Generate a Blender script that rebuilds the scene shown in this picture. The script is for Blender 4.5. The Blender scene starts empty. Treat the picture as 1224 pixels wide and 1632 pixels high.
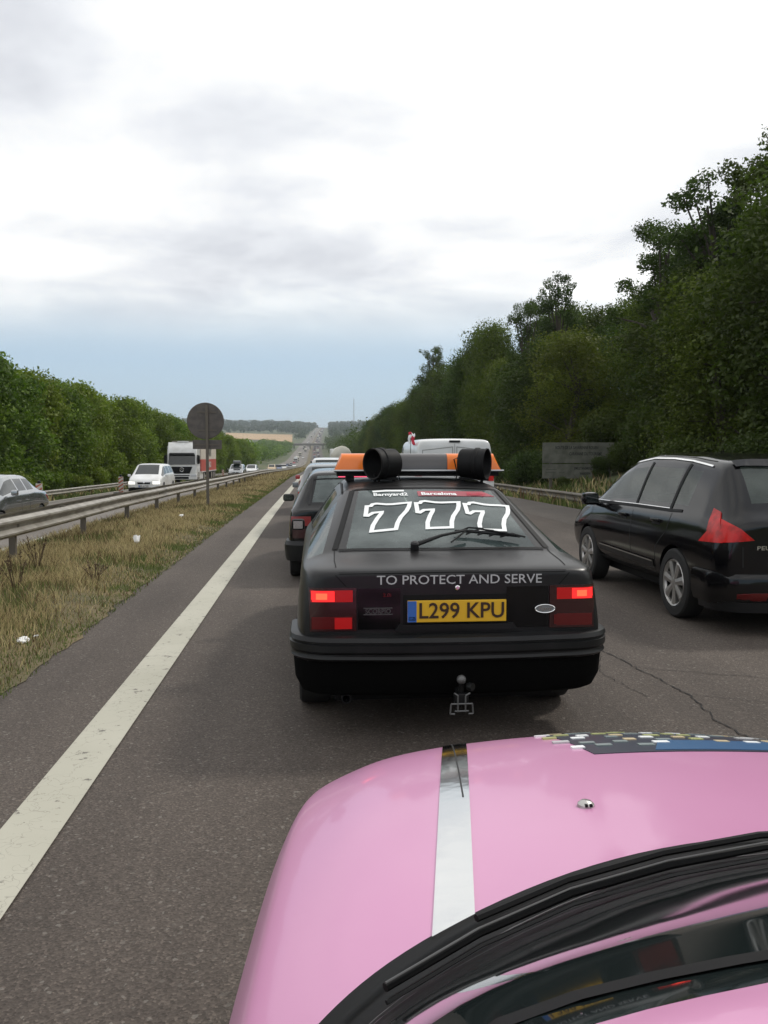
import bpy, bmesh, math, random
import numpy as np
from mathutils import Vector, Matrix
from mathutils.bvhtree import BVHTree
R = math.radians
C = bpy.context.scene.collection
SC = bpy.context.scene
# ------------------------------------------------------------------ camera
cam = bpy.data.cameras.new('camera'); co = bpy.data.objects.new('camera', cam); C.objects.link(co)
co.location = (0, 0, 1.6); co.rotation_euler = (R(90 - 3.857), 0, R(-4.839))
cam.sensor_fit = 'VERTICAL'; cam.sensor_height = 24.0; cam.lens = 24.0 * 1320 / 1632
cam.clip_start = 0.05; cam.clip_end = 20000
SC.camera = co
# ------------------------------------------------------------------ world and sun
SUN_EL, SUN_AZ = 48, 58      # azimuth clockwise from the road direction
W = bpy.data.worlds.new('World'); SC.world = W; W.use_nodes = True
nt = W.node_tree; nt.nodes.clear()
def N(nt, t, **k):
    n = nt.nodes.new(t)
    for a, b in k.items(): setattr(n, a, b)
    return n
def mathn(nt, op, a, b=None, c=None, clamp=False):
    n = N(nt, 'ShaderNodeMath', operation=op); n.use_clamp = clamp
    for i, v in enumerate((a, b, c)):
        if v is None: continue
        if isinstance(v, (int, float)): n.inputs[i].default_value = v
        else: nt.links.new(v, n.inputs[i])
    return n.outputs[0]
def mixc(nt, f, a, b, mode='MIX'):
    n = N(nt, 'ShaderNodeMix', data_type='RGBA', blend_type=mode)
    for s, v in ((0, f), (6, a), (7, b)):
        if isinstance(v, (int, float)): n.inputs[s].default_value = v
        elif isinstance(v, tuple): n.inputs[s].default_value = (*v, 1)[:4]
        else: nt.links.new(v, n.inputs[s])
    return n.outputs[2]
def ramp(nt, src, stops):
    n = N(nt, 'ShaderNodeValToRGB'); e = n.color_ramp.elements
    while len(e) < len(stops): e.new(0.5)
    for k, (p, c) in enumerate(stops):
        e[k].position = p; e[k].color = (*c, 1) if isinstance(c, tuple) else (c, c, c, 1)
    nt.links.new(src, n.inputs[0]); return n.outputs[0]
sky = N(nt, 'ShaderNodeTexSky', sky_type='NISHITA'); sky.sun_disc = False
sky.sun_elevation = R(SUN_EL); sky.sun_rotation = R(SUN_AZ); sky.air_density = 1.3; sky.dust_density = 2.0
tc = N(nt, 'ShaderNodeTexCoord'); sp = N(nt, 'ShaderNodeSeparateXYZ'); nt.links.new(tc.outputs['Generated'], sp.inputs[0])
zz = mathn(nt, 'MAXIMUM', sp.outputs[2], 0.0)
den = mathn(nt, 'ADD', zz, 0.13)
cx = mathn(nt, 'DIVIDE', sp.outputs[0], den); cy = mathn(nt, 'DIVIDE', sp.outputs[1], den)
cb = N(nt, 'ShaderNodeCombineXYZ'); nt.links.new(cx, cb.inputs[0]); nt.links.new(cy, cb.inputs[1]); cb.inputs[2].default_value = 31.0
n1 = N(nt, 'ShaderNodeTexNoise'); n1.inputs['Scale'].default_value = 1.5; n1.inputs['Detail'].default_value = 7; n1.inputs['Roughness'].default_value = 0.55; n1.inputs['Distortion'].default_value = 0.25
nt.links.new(cb.outputs[0], n1.inputs['Vector'])
n2 = N(nt, 'ShaderNodeTexNoise'); n2.inputs['Scale'].default_value = 0.9; n2.inputs['Detail'].default_value = 4
nt.links.new(cb.outputs[0], n2.inputs['Vector'])
sm = mathn(nt, 'ADD', mathn(nt, 'MULTIPLY', n1.outputs[0], 0.65), mathn(nt, 'MULTIPLY', n2.outputs[0], 0.35))
cloud = ramp(nt, sm, [(0.36, (7.6, 7.8, 8.3)), (0.425, (9.0, 9.2, 9.6)), (0.47, (10.2, 10.3, 10.4)), (0.53, (11.8, 11.8, 11.7)), (0.64, (14, 14, 13.8))])
n3 = N(nt, 'ShaderNodeTexNoise'); n3.inputs['Scale'].default_value = 2.2; n3.inputs['Detail'].default_value = 5
nt.links.new(tc.outputs['Generated'], n3.inputs['Vector'])
edge = mathn(nt, 'ADD', sp.outputs[2], mathn(nt, 'MULTIPLY', mathn(nt, 'SUBTRACT', n3.outputs[0], 0.5), 0.10))
cf = N(nt, 'ShaderNodeMapRange', interpolation_type='SMOOTHSTEP'); cf.inputs['From Min'].default_value = 0.112; cf.inputs['From Max'].default_value = 0.205
nt.links.new(edge, cf.inputs['Value'])
band = ramp(nt, sp.outputs[2], [(0.0, (6.6, 8.2, 9.0)), (0.05, (5.3, 7.5, 9.3)), (0.11, (5.2, 7.2, 9.2)), (0.17, (7.2, 8.2, 9.1))])
low = mixc(nt, 0.85, sky.outputs[0], band)
bg = N(nt, 'ShaderNodeBackground'); bg.inputs[1].default_value = 0.1
nt.links.new(mixc(nt, cf.outputs[0], low, cloud), bg.inputs[0])
out = N(nt, 'ShaderNodeOutputWorld'); nt.links.new(bg.outputs[0], out.inputs[0])
sl = bpy.data.lights.new('sun', 'SUN'); sl.energy = 1.8; sl.angle = R(7); sl.color = (1.0, 0.95, 0.87)
so = bpy.data.objects.new('sun', sl); C.objects.link(so)
sd = Vector((math.sin(R(SUN_AZ)) * math.cos(R(SUN_EL)), math.cos(R(SUN_AZ)) * math.cos(R(SUN_EL)), math.sin(R(SUN_EL))))
so.rotation_euler = sd.to_track_quat('Z', 'Y').to_euler()
SC.view_settings.view_transform = 'Standard'; SC.view_settings.look = 'None'; SC.view_settings.exposure = 0.0; SC.view_settings.gamma = 1.0
SC.cycles.max_bounces = 6; SC.cycles.transparent_max_bounces = 12; SC.cycles.volume_bounces = 0

# ------------------------------------------------------------------ materials
def mat(name, col, rough=0.5, metal=0.0, coat=0.0, emit=None, estr=0.0, noise=None, bump=None, spec=None, trans=0.0, alpha=None, ior=None):
    m = bpy.data.materials.new(name); m.use_nodes = True; t = m.node_tree; b = t.nodes['Principled BSDF']
    b.inputs['Base Color'].default_value = (*col, 1); b.inputs['Roughness'].default_value = rough; b.inputs['Metallic'].default_value = metal
    b.inputs['Coat Weight'].default_value = coat; b.inputs['Coat Roughness'].default_value = 0.06
    if spec is not None: b.inputs['Specular IOR Level'].default_value = spec
    if ior: b.inputs['IOR'].default_value = ior
    b.inputs['Transmission Weight'].default_value = trans
    if emit: b.inputs['Emission Color'].default_value = (*emit, 1); b.inputs['Emission Strength'].default_value = estr
    if noise or bump:
        c = N(t, 'ShaderNodeTexCoord')
    if noise:
        sc_, c2, lo, hi = noise
        n = N(t, 'ShaderNodeTexNoise'); n.inputs['Scale'].default_value = sc_; n.inputs['Detail'].default_value = 6
        t.links.new(c.outputs['Object'], n.inputs['Vector'])
        f = ramp(t, n.outputs[0], [(lo, 0.0), (hi, 1.0)])
        t.links.new(mixc(t, f, col, c2), b.inputs['Base Color'])
    if bump:
        n = N(t, 'ShaderNodeTexNoise'); n.inputs['Scale'].default_value = bump[0]; n.inputs['Detail'].default_value = 4
        t.links.new(c.outputs['Object'], n.inputs['Vector'])
        bn = N(t, 'ShaderNodeBump'); bn.inputs['Strength'].default_value = bump[1]; bn.inputs['Distance'].default_value = bump[2]
        t.links.new(n.outputs[0], bn.inputs['Height']); t.links.new(bn.outputs[0], b.inputs['Normal'])
    return m
M = {}
def asphalt(name, dark, light, spk):
    m = bpy.data.materials.new(name); m.use_nodes = True; t = m.node_tree; b = t.nodes['Principled BSDF']
    c = N(t, 'ShaderNodeTexCoord'); v = c.outputs['Object']
    big = N(t, 'ShaderNodeTexNoise'); big.inputs['Scale'].default_value = 0.35; big.inputs['Detail'].default_value = 5; t.links.new(v, big.inputs['Vector'])
    mp = N(t, 'ShaderNodeMapping'); mp.inputs['Scale'].default_value = (1.6, 0.07, 1); t.links.new(v, mp.inputs[0])
    tr = N(t, 'ShaderNodeTexNoise'); tr.inputs['Scale'].default_value = 1.0; tr.inputs['Detail'].default_value = 3; t.links.new(mp.outputs[0], tr.inputs['Vector'])
    f = ramp(t, mathn(t, 'ADD', mathn(t, 'MULTIPLY', big.outputs[0], 0.5), mathn(t, 'MULTIPLY', tr.outputs[0], 0.5)), [(0.38, 0.0), (0.62, 1.0)])
    base = mixc(t, f, dark, light)
    vo = N(t, 'ShaderNodeTexVoronoi'); vo.inputs['Scale'].default_value = 120; t.links.new(v, vo.inputs['Vector'])
    sc1 = N(t, 'ShaderNodeSeparateColor'); t.links.new(vo.outputs['Color'], sc1.inputs[0])
    g = ramp(t, sc1.outputs[0], [(0.0, 0.6), (0.5, 0.9), (0.86, 1.12), (0.97, 1.5)])
    g2 = mixc(t, 1.0, base, g, 'MULTIPLY')
    # fade grain to its mean is left to the sampler
    vo2 = N(t, 'ShaderNodeTexVoronoi'); vo2.inputs['Scale'].default_value = 75; t.links.new(v, vo2.inputs['Vector'])
    sc2 = N(t, 'ShaderNodeSeparateColor'); t.links.new(vo2.outputs['Color'], sc2.inputs[0])
    h = ramp(t, sc2.outputs[1], [(0.97, 0.0), (0.99, spk * 0.8)])
    t.links.new(mixc(t, h, g2, (0.30, 0.28, 0.25)), b.inputs['Base Color'])
    b.inputs['Roughness'].default_value = 0.82; b.inputs['Specular IOR Level'].default_value = 0.3
    bn = N(t, 'ShaderNodeBump'); bn.inputs['Strength'].default_value = 0.5; bn.inputs['Distance'].default_value = 0.006
    t.links.new(vo.outputs['Distance'], bn.inputs['Height']); t.links.new(bn.outputs[0], b.inputs['Normal'])
    return m
M['asphalt'] = asphalt('asphalt', (0.066, 0.054, 0.046), (0.104, 0.086, 0.073), 0.4)
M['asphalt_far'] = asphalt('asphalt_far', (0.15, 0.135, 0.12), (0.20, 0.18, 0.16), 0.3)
M['asphalt_shoulder'] = asphalt('asphalt_shoulder', (0.088, 0.076, 0.067), (0.12, 0.104, 0.09), 0.5)
def paintline():
    m = bpy.data.materials.new('road_paint'); m.use_nodes = True; t = m.node_tree; b = t.nodes['Principled BSDF']
    c = N(t, 'ShaderNodeTexCoord'); v = c.outputs['Object']
    n = N(t, 'ShaderNodeTexNoise'); n.inputs['Scale'].default_value = 7; n.inputs['Detail'].default_value = 12; n.inputs['Roughness'].default_value = 0.72; t.links.new(v, n.inputs['Vector'])
    f = ramp(t, n.outputs[0], [(0.36, 0.0), (0.41, 1.0)])
    n2 = N(t, 'ShaderNodeTexNoise'); n2.inputs['Scale'].default_value = 1.2; n2.inputs['Detail'].default_value = 6; t.links.new(v, n2.inputs['Vector'])
    c2 = mixc(t, n2.outputs[0], (0.33, 0.32, 0.255), (0.48, 0.465, 0.39))
    vc = N(t, 'ShaderNodeTexVoronoi', feature='DISTANCE_TO_EDGE'); vc.inputs['Scale'].default_value = 6
    nn = N(t, 'ShaderNodeTexNoise'); nn.inputs['Scale'].default_value = 9; t.links.new(v, nn.inputs['Vector'])
    vm = N(t, 'ShaderNodeMix', data_type='RGBA'); vm.inputs[0].default_value = 0.25; t.links.new(v, vm.inputs[6]); t.links.new(nn.outputs['Color'], vm.inputs[7]); t.links.new(vm.outputs[2], vc.inputs['Vector'])
    cr = ramp(t, vc.outputs['Distance'], [(0.003, 0.6), (0.012, 1.0)])
    f2 = mathn(t, 'MULTIPLY', f, cr)
    t.links.new(mixc(t, f2, (0.09, 0.08, 0.07), c2), b.inputs['Base Color']); b.inputs['Roughness'].default_value = 0.7
    return m
M['line'] = paintline()
M['soil'] = mat('soil', (0.085, 0.075, 0.035), 0.95, noise=(0.9, (0.16, 0.12, 0.06), 0.35, 0.65), bump=(12, 0.6, 0.05))
M['terrain'] = mat('terrain', (0.055, 0.075, 0.028), 0.95, noise=(0.02, (0.09, 0.095, 0.04), 0.35, 0.65))
M['field'] = mat('field', (0.42, 0.29, 0.15), 0.95, noise=(0.02, (0.34, 0.22, 0.12), 0.3, 0.7))
M['ford_paint'] = mat('satin_black', (0.009, 0.009, 0.010), 0.33, coat=0.0, spec=0.38, noise=(3, (0.014, 0.013, 0.013), 0.4, 0.7))
M['black_paint'] = mat('gloss_black', (0.004, 0.004, 0.005), 0.10, spec=0.42, noise=(2.5, (0.009, 0.008, 0.007), 0.4, 0.7))
M['green_black'] = mat('dark_green_paint', (0.012, 0.018, 0.018), 0.25, coat=1.0)
M['silver'] = mat('silver_paint', (0.33, 0.34, 0.35), 0.2, metal=0.85, coat=0.8)
M['white'] = mat('white_paint', (0.74, 0.75, 0.75), 0.35, coat=0.6, noise=(2, (0.6, 0.6, 0.58), 0.35, 0.75))
M['red_paint'] = mat('red_paint', (0.35, 0.02, 0.02), 0.3, coat=0.8)
M['blue_paint'] = mat('blue_paint', (0.05, 0.09, 0.2), 0.3, coat=0.8)
M['grey_paint'] = mat('grey_paint', (0.16, 0.17, 0.18), 0.3, coat=0.8)
M['pink'] = mat('pink_paint', (0.565, 0.240, 0.420), 0.34, coat=0.4, noise=(1.7, (0.59, 0.265, 0.445), 0.35, 0.7))
M['glass'] = mat('dark_glass', (0.012, 0.017, 0.017), 0.04, spec=0.75)
M['glass_pale'] = mat('hazy_glass', (0.022, 0.032, 0.029), 0.05, spec=0.75)
M['glass_rear'] = mat('rear_glass', (0.035, 0.050, 0.052), 0.08, spec=0.9, noise=(2.2, (0.11, 0.135, 0.13), 0.45, 0.68))
M['rubber'] = mat('tyre_rubber', (0.014, 0.014, 0.014), 0.8)
M['black'] = mat('black_plastic', (0.006, 0.006, 0.0065), 0.6, spec=0.2)
M['bumper'] = mat('bumper_plastic', (0.007, 0.0075, 0.008), 0.40, spec=0.30, noise=(4, (0.012, 0.012, 0.013), 0.4, 0.7))
M['alloy'] = mat('alloy', (0.48, 0.47, 0.45), 0.32, metal=0.8)
M['chrome'] = mat('chrome', (0.8, 0.8, 0.8), 0.12, metal=1.0)
M['steel'] = mat('galvanised_steel', (0.34, 0.32, 0.28), 0.5, metal=0.35, noise=(3.0, (0.20, 0.18, 0.15), 0.4, 0.7))
M['steel_dark'] = mat('dull_steel', (0.13, 0.13, 0.13), 0.5, metal=0.5)
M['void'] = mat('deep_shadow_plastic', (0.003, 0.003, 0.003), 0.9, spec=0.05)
M['steel_old'] = mat('rusty_steel', (0.15, 0.135, 0.11), 0.7, metal=0.1, noise=(2.0, (0.10, 0.08, 0.06), 0.4, 0.7))
M['post'] = mat('weathered_post', (0.12, 0.105, 0.085), 0.75, metal=0.1)
M['signback'] = mat('sign_back', (0.115, 0.10, 0.09), 0.6, metal=0.3, noise=(5, (0.085, 0.075, 0.07), 0.4, 0.6))
M['lamp_on'] = mat('lit_red_lamp', (0.55, 0.01, 0.01), 0.2, emit=(1.0, 0.03, 0.03), estr=1.1)
M['lamp_hot'] = mat('lit_red_bulb', (0.8, 0.05, 0.02), 0.2, emit=(1.0, 0.07, 0.03), estr=2.4)
M['lamp_off'] = mat('dark_red_lens', (0.10, 0.006, 0.006), 0.22, coat=0.5)
M['lamp_smoke'] = mat('smoked_lens', (0.035, 0.008, 0.008), 0.22, coat=0.5)
M['lamp_bright'] = mat('red_lens', (0.42, 0.008, 0.008), 0.22, spec=0.45, emit=(1, 0.02, 0.01), estr=0.08, noise=(14, (0.20, 0.004, 0.004), 0.42, 0.62))
M['lamp_mid'] = mat('dim_red_lens', (0.30, 0.006, 0.006), 0.25, emit=(1, 0.02, 0.02), estr=0.14)
M['lamp_pink'] = mat('lit_high_stop_lamp', (0.8, 0.1, 0.15), 0.3, emit=(1.0, 0.10, 0.20), estr=1.0)
M['headlamp'] = mat('headlamp_glass', (0.6, 0.62, 0.65), 0.12, spec=0.8)
M['headlamp_on'] = mat('lit_headlamp', (0.9, 0.9, 0.85), 0.2, emit=(1.0, 0.98, 0.88), estr=1.0)
M['orange'] = mat('orange_lens', (0.72, 0.17, 0.02), 0.3, coat=0.3, emit=(1, 0.25, 0.03), estr=0.10)
M['barlens'] = mat('grey_lens', (0.09, 0.085, 0.085), 0.35, coat=0.3)
M['plate_y'] = mat('yellow_plate', (0.72, 0.42, 0.02), 0.45)
M['plate_b'] = mat('blue_plate', (0.03, 0.12, 0.42), 0.45)
M['plate_w'] = mat('white_plate', (0.6, 0.6, 0.58), 0.45)
M['ink'] = mat('plate_ink', (0.035, 0.015, 0.008), 0.5)
M['gold'] = mat('gold_ink', (0.6, 0.5, 0.15), 0.5)
M['decal'] = mat('white_decal', (0.80, 0.82, 0.82), 0.5)
M['decal_grey'] = mat('grey_decal', (0.46, 0.46, 0.47), 0.5)
M['decal_dim'] = mat('dim_badge', (0.10, 0.10, 0.10), 0.35, metal=0.5)
M['decal_red'] = mat('red_decal', (0.45, 0.03, 0.06), 0.5)
M['decal_pink'] = mat('faded_red_decal', (0.34, 0.07, 0.09), 0.5)
M['board'] = mat('weathered_board', (0.150, 0.150, 0.125), 0.8, noise=(2.5, (0.075, 0.08, 0.06), 0.4, 0.7))
M['board_ink'] = mat('board_ink', (0.022, 0.024, 0.022), 0.8)
M['concrete'] = mat('concrete', (0.30, 0.28, 0.25), 0.9)
M['bark'] = mat('bark', (0.055, 0.045, 0.035), 0.9, bump=(9, 0.7, 0.03))
M['litter'] = mat('crumpled_paper', (0.8, 0.8, 0.78), 0.7)
M['cone_red'] = mat('red_stripe', (0.40, 0.11, 0.06), 0.6)
M['cone_white'] = mat('grey_white_stripe', (0.50, 0.48, 0.43), 0.6)
M['curtain_red'] = mat('trailer_red', (0.42, 0.07, 0.05), 0.5)
M['curtain_cream'] = mat('trailer_cream', (0.55, 0.50, 0.42), 0.5)
M['tank'] = mat('white_tank', (0.62, 0.60, 0.52), 0.4, noise=(1, (0.5, 0.48, 0.4), 0.4, 0.7))
M['crack'] = mat('tar_crack', (0.010, 0.009, 0.009), 0.9)
M['skin'] = mat('skin', (0.45, 0.27, 0.2), 0.6)

def foliage(name, c_dark, c_light, c_alt):
    m = bpy.data.materials.new(name); m.use_nodes = True; t = m.node_tree; b = t.nodes['Principled BSDF']
    a = N(t, 'ShaderNodeAttribute', attribute_name='tint')
    c = N(t, 'ShaderNodeObjectInfo')
    base = mixc(t, a.outputs['Fac'], c_dark, c_light)
    f = ramp(t, c.outputs['Random'], [(0.0, 0.0), (1.0, 0.75)])
    col = mixc(t, f, base, mixc(t, 0.5, base, c_alt))
    t.links.new(col, b.inputs['Base Color']); b.inputs['Roughness'].default_value = 0.6; b.inputs['Specular IOR Level'].default_value = 0.25
    tr = N(t, 'ShaderNodeBsdfTranslucent'); t.links.new(mixc(t, 1.0, col, (1.2, 1.5, 0.6), 'MULTIPLY'), tr.inputs[0])
    mx = N(t, 'ShaderNodeMixShader'); mx.inputs[0].default_value = 0.3
    t.links.new(b.outputs[0], mx.inputs[1]); t.links.new(tr.outputs[0], mx.inputs[2])
    t.links.new(mx.outputs[0], t.nodes['Material Output'].inputs[0])
    return m
M['leaf_backlit'] = foliage('leaf_backlit', (0.020, 0.036, 0.010), (0.060, 0.100, 0.018), (0.090, 0.090, 0.012))  # darker leaf colour carries the backlit look of the right-hand trees
M['leaf_sunlit'] = foliage('leaf_sunlit', (0.040, 0.078, 0.010), (0.150, 0.225, 0.028), (0.22, 0.22, 0.014))  # brighter, yellower leaf colour carries the sunlit look of the left-hand trees
M['leaf_mid'] = foliage('leaf_mid', (0.034, 0.055, 0.010), (0.105, 0.150, 0.022), (0.15, 0.14, 0.012))
M['leaf_far'] = foliage('leaf_far', (0.030, 0.048, 0.024), (0.055, 0.078, 0.034), (0.05, 0.06, 0.03))
def grassmat():
    m = bpy.data.materials.new('grass_blades'); m.use_nodes = True; t = m.node_tree; b = t.nodes['Principled BSDF']
    a = N(t, 'ShaderNodeAttribute', attribute_name='col'); t.links.new(a.outputs['Color'], b.inputs['Base Color'])
    b.inputs['Roughness'].default_value = 0.7; b.inputs['Specular IOR Level'].default_value = 0.2
    tr = N(t, 'ShaderNodeBsdfTranslucent'); t.links.new(a.outputs['Color'], tr.inputs[0])
    mx = N(t, 'ShaderNodeMixShader'); mx.inputs[0].default_value = 0.3
    t.links.new(b.outputs[0], mx.inputs[1]); t.links.new(tr.outputs[0], mx.inputs[2]); t.links.new(mx.outputs[0], t.nodes['Material Output'].inputs[0])
    return m
M['grass'] = grassmat()

def see_through(name, tint, share, rough, c0, c1):
    m = bpy.data.materials.new(name); m.use_nodes = True; t = m.node_tree; b = t.nodes['Principled BSDF']; b.inputs['Base Color'].default_value = (0.02, 0.03, 0.03, 1); b.inputs['Roughness'].default_value = rough; b.inputs['Specular IOR Level'].default_value = 0.9
    c = N(t, 'ShaderNodeTexCoord'); n = N(t, 'ShaderNodeTexNoise'); n.inputs['Scale'].default_value = 2.4; n.inputs['Detail'].default_value = 5; t.links.new(c.outputs['Object'], n.inputs['Vector'])
    t.links.new(ramp(t, n.outputs[0], [(0.40, c0), (0.68, c1)]), b.inputs['Base Color'])  # patchy pale base colour imitates reflections on the panes
    tr = N(t, 'ShaderNodeBsdfTransparent'); tr.inputs[0].default_value = (*tint, 1); mx = N(t, 'ShaderNodeMixShader'); mx.inputs[0].default_value = share
    t.links.new(b.outputs[0], mx.inputs[1]); t.links.new(tr.outputs[0], mx.inputs[2]); t.links.new(mx.outputs[0], t.nodes['Material Output'].inputs[0]); return m
M['glass_rear'] = see_through('rear_glass', (.62, .70, .68), .36, .07, (.055, .075, .075), (.21, .25, .245))
M['glass_pale'] = see_through('tinted_side_glass', (.50, .58, .55), .40, .04, (.045, .060, .050), (.11, .13, .115))
M['seat_cloth'] = mat('seat_cloth', (0.05, 0.052, 0.055), 0.9, noise=(9, (0.035, 0.036, 0.04), 0.4, 0.6))
M['shelf'] = mat('parcel_shelf', (0.035, 0.036, 0.038), 0.9)
# ------------------------------------------------------------------ object helpers
def mesh_obj(name, verts, faces, mats, parent=None, idx=None, smooth=False, sharp=None):
    me = bpy.data.meshes.new(name); me.from_pydata([tuple(v) for v in verts], [], faces)
    for m in (mats if isinstance(mats, (list, tuple)) else [mats]): me.materials.append(M[m] if isinstance(m, str) else m)
    if idx: me.polygons.foreach_set('material_index', idx)
    if smooth: me.polygons.foreach_set('use_smooth', [True] * len(me.polygons))
    if sharp: me.set_sharp_from_angle(angle=R(sharp))
    me.update()
    o = bpy.data.objects.new(name, me); C.objects.link(o)
    if parent: o.parent = parent
    return o
def tag(o, label=None, cat=None, group=None, kind=None):
    if label: o['label'] = label
    if cat: o['category'] = cat
    if group: o['group'] = group
    if kind: o['kind'] = kind
    return o
def empty(name, loc, rz=0, label=None, cat=None, group=None):
    o = bpy.data.objects.new(name, None); C.objects.link(o); o.location = loc; o.rotation_euler = (0, 0, rz); o.empty_display_size = 0.1
    return tag(o, label, cat, group)
KIDS = {}
def copy_tree(o, parent=None):
    c = o.copy(); C.objects.link(c)
    if parent: c.parent = parent
    for ch in list(o.children): copy_tree(ch, c)
    return c
class MB:
    def __init__(s): s.v = []; s.f = []; s.m = []
    def add(s, v, f, m=0):
        n = len(s.v); s.v += [tuple(p) for p in v]; s.f += [tuple(i + n for i in q) for q in f]; s.m += [m] * len(f); return s
    def box(s, x0, x1, y0, y1, z0, z1, m=0, b=0.0):
        if b > 0:
            bm = bmesh.new(); bmesh.ops.create_cube(bm, size=1)
            for v in bm.verts: v.co = Vector(((x0 + x1) / 2 + v.co.x * (x1 - x0), (y0 + y1) / 2 + v.co.y * (y1 - y0), (z0 + z1) / 2 + v.co.z * (z1 - z0)))
            bmesh.ops.bevel(bm, geom=bm.edges[:], offset=b, segments=2, affect='EDGES', profile=0.6)
            bm.verts.index_update(); s.add([v.co[:] for v in bm.verts], [[v.index for v in f.verts] for f in bm.faces], m); bm.free(); return s
        v = [(x0, y0, z0), (x1, y0, z0), (x1, y1, z0), (x0, y1, z0), (x0, y0, z1), (x1, y0, z1), (x1, y1, z1), (x0, y1, z1)]
        return s.add(v, [(0, 3, 2, 1), (4, 5, 6, 7), (0, 1, 5, 4), (1, 2, 6, 5), (2, 3, 7, 6), (3, 0, 4, 7)], m)
    def tube(s, pts, rad, n=8, m=0, cap=True):
        pts = [Vector(p) for p in pts]; rad = rad if isinstance(rad, (list, tuple)) else [rad] * len(pts)
        V = []; F = []; ref = None
        for i, p in enumerate(pts):
            d = (pts[min(i + 1, len(pts) - 1)] - pts[max(i - 1, 0)]).normalized()
            if ref is None: ref = Vector((0, 0, 1)) if abs(d.z) < 0.9 else Vector((1, 0, 0))
            a = d.cross(ref).normalized(); b = d.cross(a).normalized(); ref = a.cross(d).normalized()
            for k in range(n):
                t = 2 * math.pi * k / n; V.append(p + (a * math.cos(t) + b * math.sin(t)) * rad[i])
        for i in range(len(pts) - 1):
            for k in range(n): F.append((i * n + k, i * n + (k + 1) % n, (i + 1) * n + (k + 1) % n, (i + 1) * n + k))
        if cap: F.append(tuple(range(n - 1, -1, -1))); F.append(tuple((len(pts) - 1) * n + k for k in range(n)))
        return s.add(V, F, m)
    def lathe(s, prof, axis, org, n=24, m=0):   # prof: (radius, along)
        ax = Vector(axis).normalized(); ref = Vector((0, 0, 1)) if abs(ax.z) < 0.9 else Vector((1, 0, 0)); a = ax.cross(ref).normalized(); b = ax.cross(a); o = Vector(org)
        V = []; F = []
        for r, t in prof:
            for k in range(n):
                q = 2 * math.pi * k / n; V.append(o + ax * t + (a * math.cos(q) + b * math.sin(q)) * r)
        for i in range(len(prof) - 1):
            for k in range(n): F.append((i * n + k, i * n + (k + 1) % n, (i + 1) * n + (k + 1) % n, (i + 1) * n + k))
        return s.add(V, F, m)
    def prism(s, poly, d0, d1, plane='xz', m=0):
        n = len(poly)
        def P(a, b, d): return (a, d, b) if plane == 'xz' else ((d, a, b) if plane == 'yz' else (a, b, d))
        V = [P(a, b, d0) for a, b in poly] + [P(a, b, d1) for a, b in poly]
        F = [tuple(range(n)), tuple(range(2 * n - 1, n - 1, -1))] + [(i, (i + 1) % n + 0, (i + 1) % n + n, i + n) for i in range(n)]
        return s.add(V, F, m)
    def obj(s, name, mats, parent=None, smooth=False, sharp=35, fix=True):
        me = bpy.data.meshes.new(name); me.from_pydata(s.v, [], s.f)
        for m in (mats if isinstance(mats, (list, tuple)) else [mats]): me.materials.append(M[m])
        me.polygons.foreach_set('material_index', s.m)
        if fix:
            bm = bmesh.new(); bm.from_mesh(me); bmesh.ops.recalc_face_normals(bm, faces=bm.faces[:]); bm.to_mesh(me); bm.free()
        if smooth: me.polygons.foreach_set('use_smooth', [True] * len(me.polygons)); me.set_sharp_from_angle(angle=R(sharp))
        me.update(); o = bpy.data.objects.new(name, me); C.objects.link(o)
        if parent: o.parent = parent
        return o

def text_geo(s, size, bold=0.0, xs=1.0, depth=0.0):
    cu = bpy.data.curves.new('t', 'FONT'); cu.body = s; cu.size = size; cu.align_x = 'CENTER'; cu.align_y = 'CENTER'; cu.offset = bold; cu.extrude = depth; cu.resolution_u = 3
    o = bpy.data.objects.new('t', cu); C.objects.link(o); bpy.context.view_layer.update()
    me = o.evaluated_get(bpy.context.evaluated_depsgraph_get()).to_mesh()
    bm = bmesh.new(); bm.from_mesh(me); bmesh.ops.triangulate(bm, faces=bm.faces[:])
    bmesh.ops.subdivide_edges(bm, edges=[e for e in bm.edges if e.calc_length() > size * 0.5], cuts=1); bm.verts.index_update()
    v = [(p.co.x * xs, p.co.y, p.co.z) for p in bm.verts]; f = [[q.index for q in p.verts] for p in bm.faces]
    bm.free(); bpy.data.objects.remove(o); bpy.data.curves.remove(cu); return v, f
def hit(bvh, p, d, off=0.003):
    d = Vector(d).normalized(); p = Vector(p)
    loc, nor, i, _ = bvh.ray_cast(p - d * 12.0, d)
    if loc is None:
        loc, nor, i, _ = bvh.find_nearest(p)
    if nor.dot(d) > 0: nor = -nor
    return loc + nor * off, nor
def proj_text(name, bvh, s, size, center, d, right, up, m, parent, bold=0.0, xs=1.0, off=0.003, rot=0.0):
    v, f = text_geo(s, size, bold, xs); c = Vector(center); r = Vector(right); u = Vector(up); ca, sa = math.cos(rot), math.sin(rot)
    V = [hit(bvh, c + r * (a * ca - b * sa) + u * (a * sa + b * ca), d, off)[0] for a, b, _ in v]
    return mesh_obj(name, V, f, m, parent)
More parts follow.
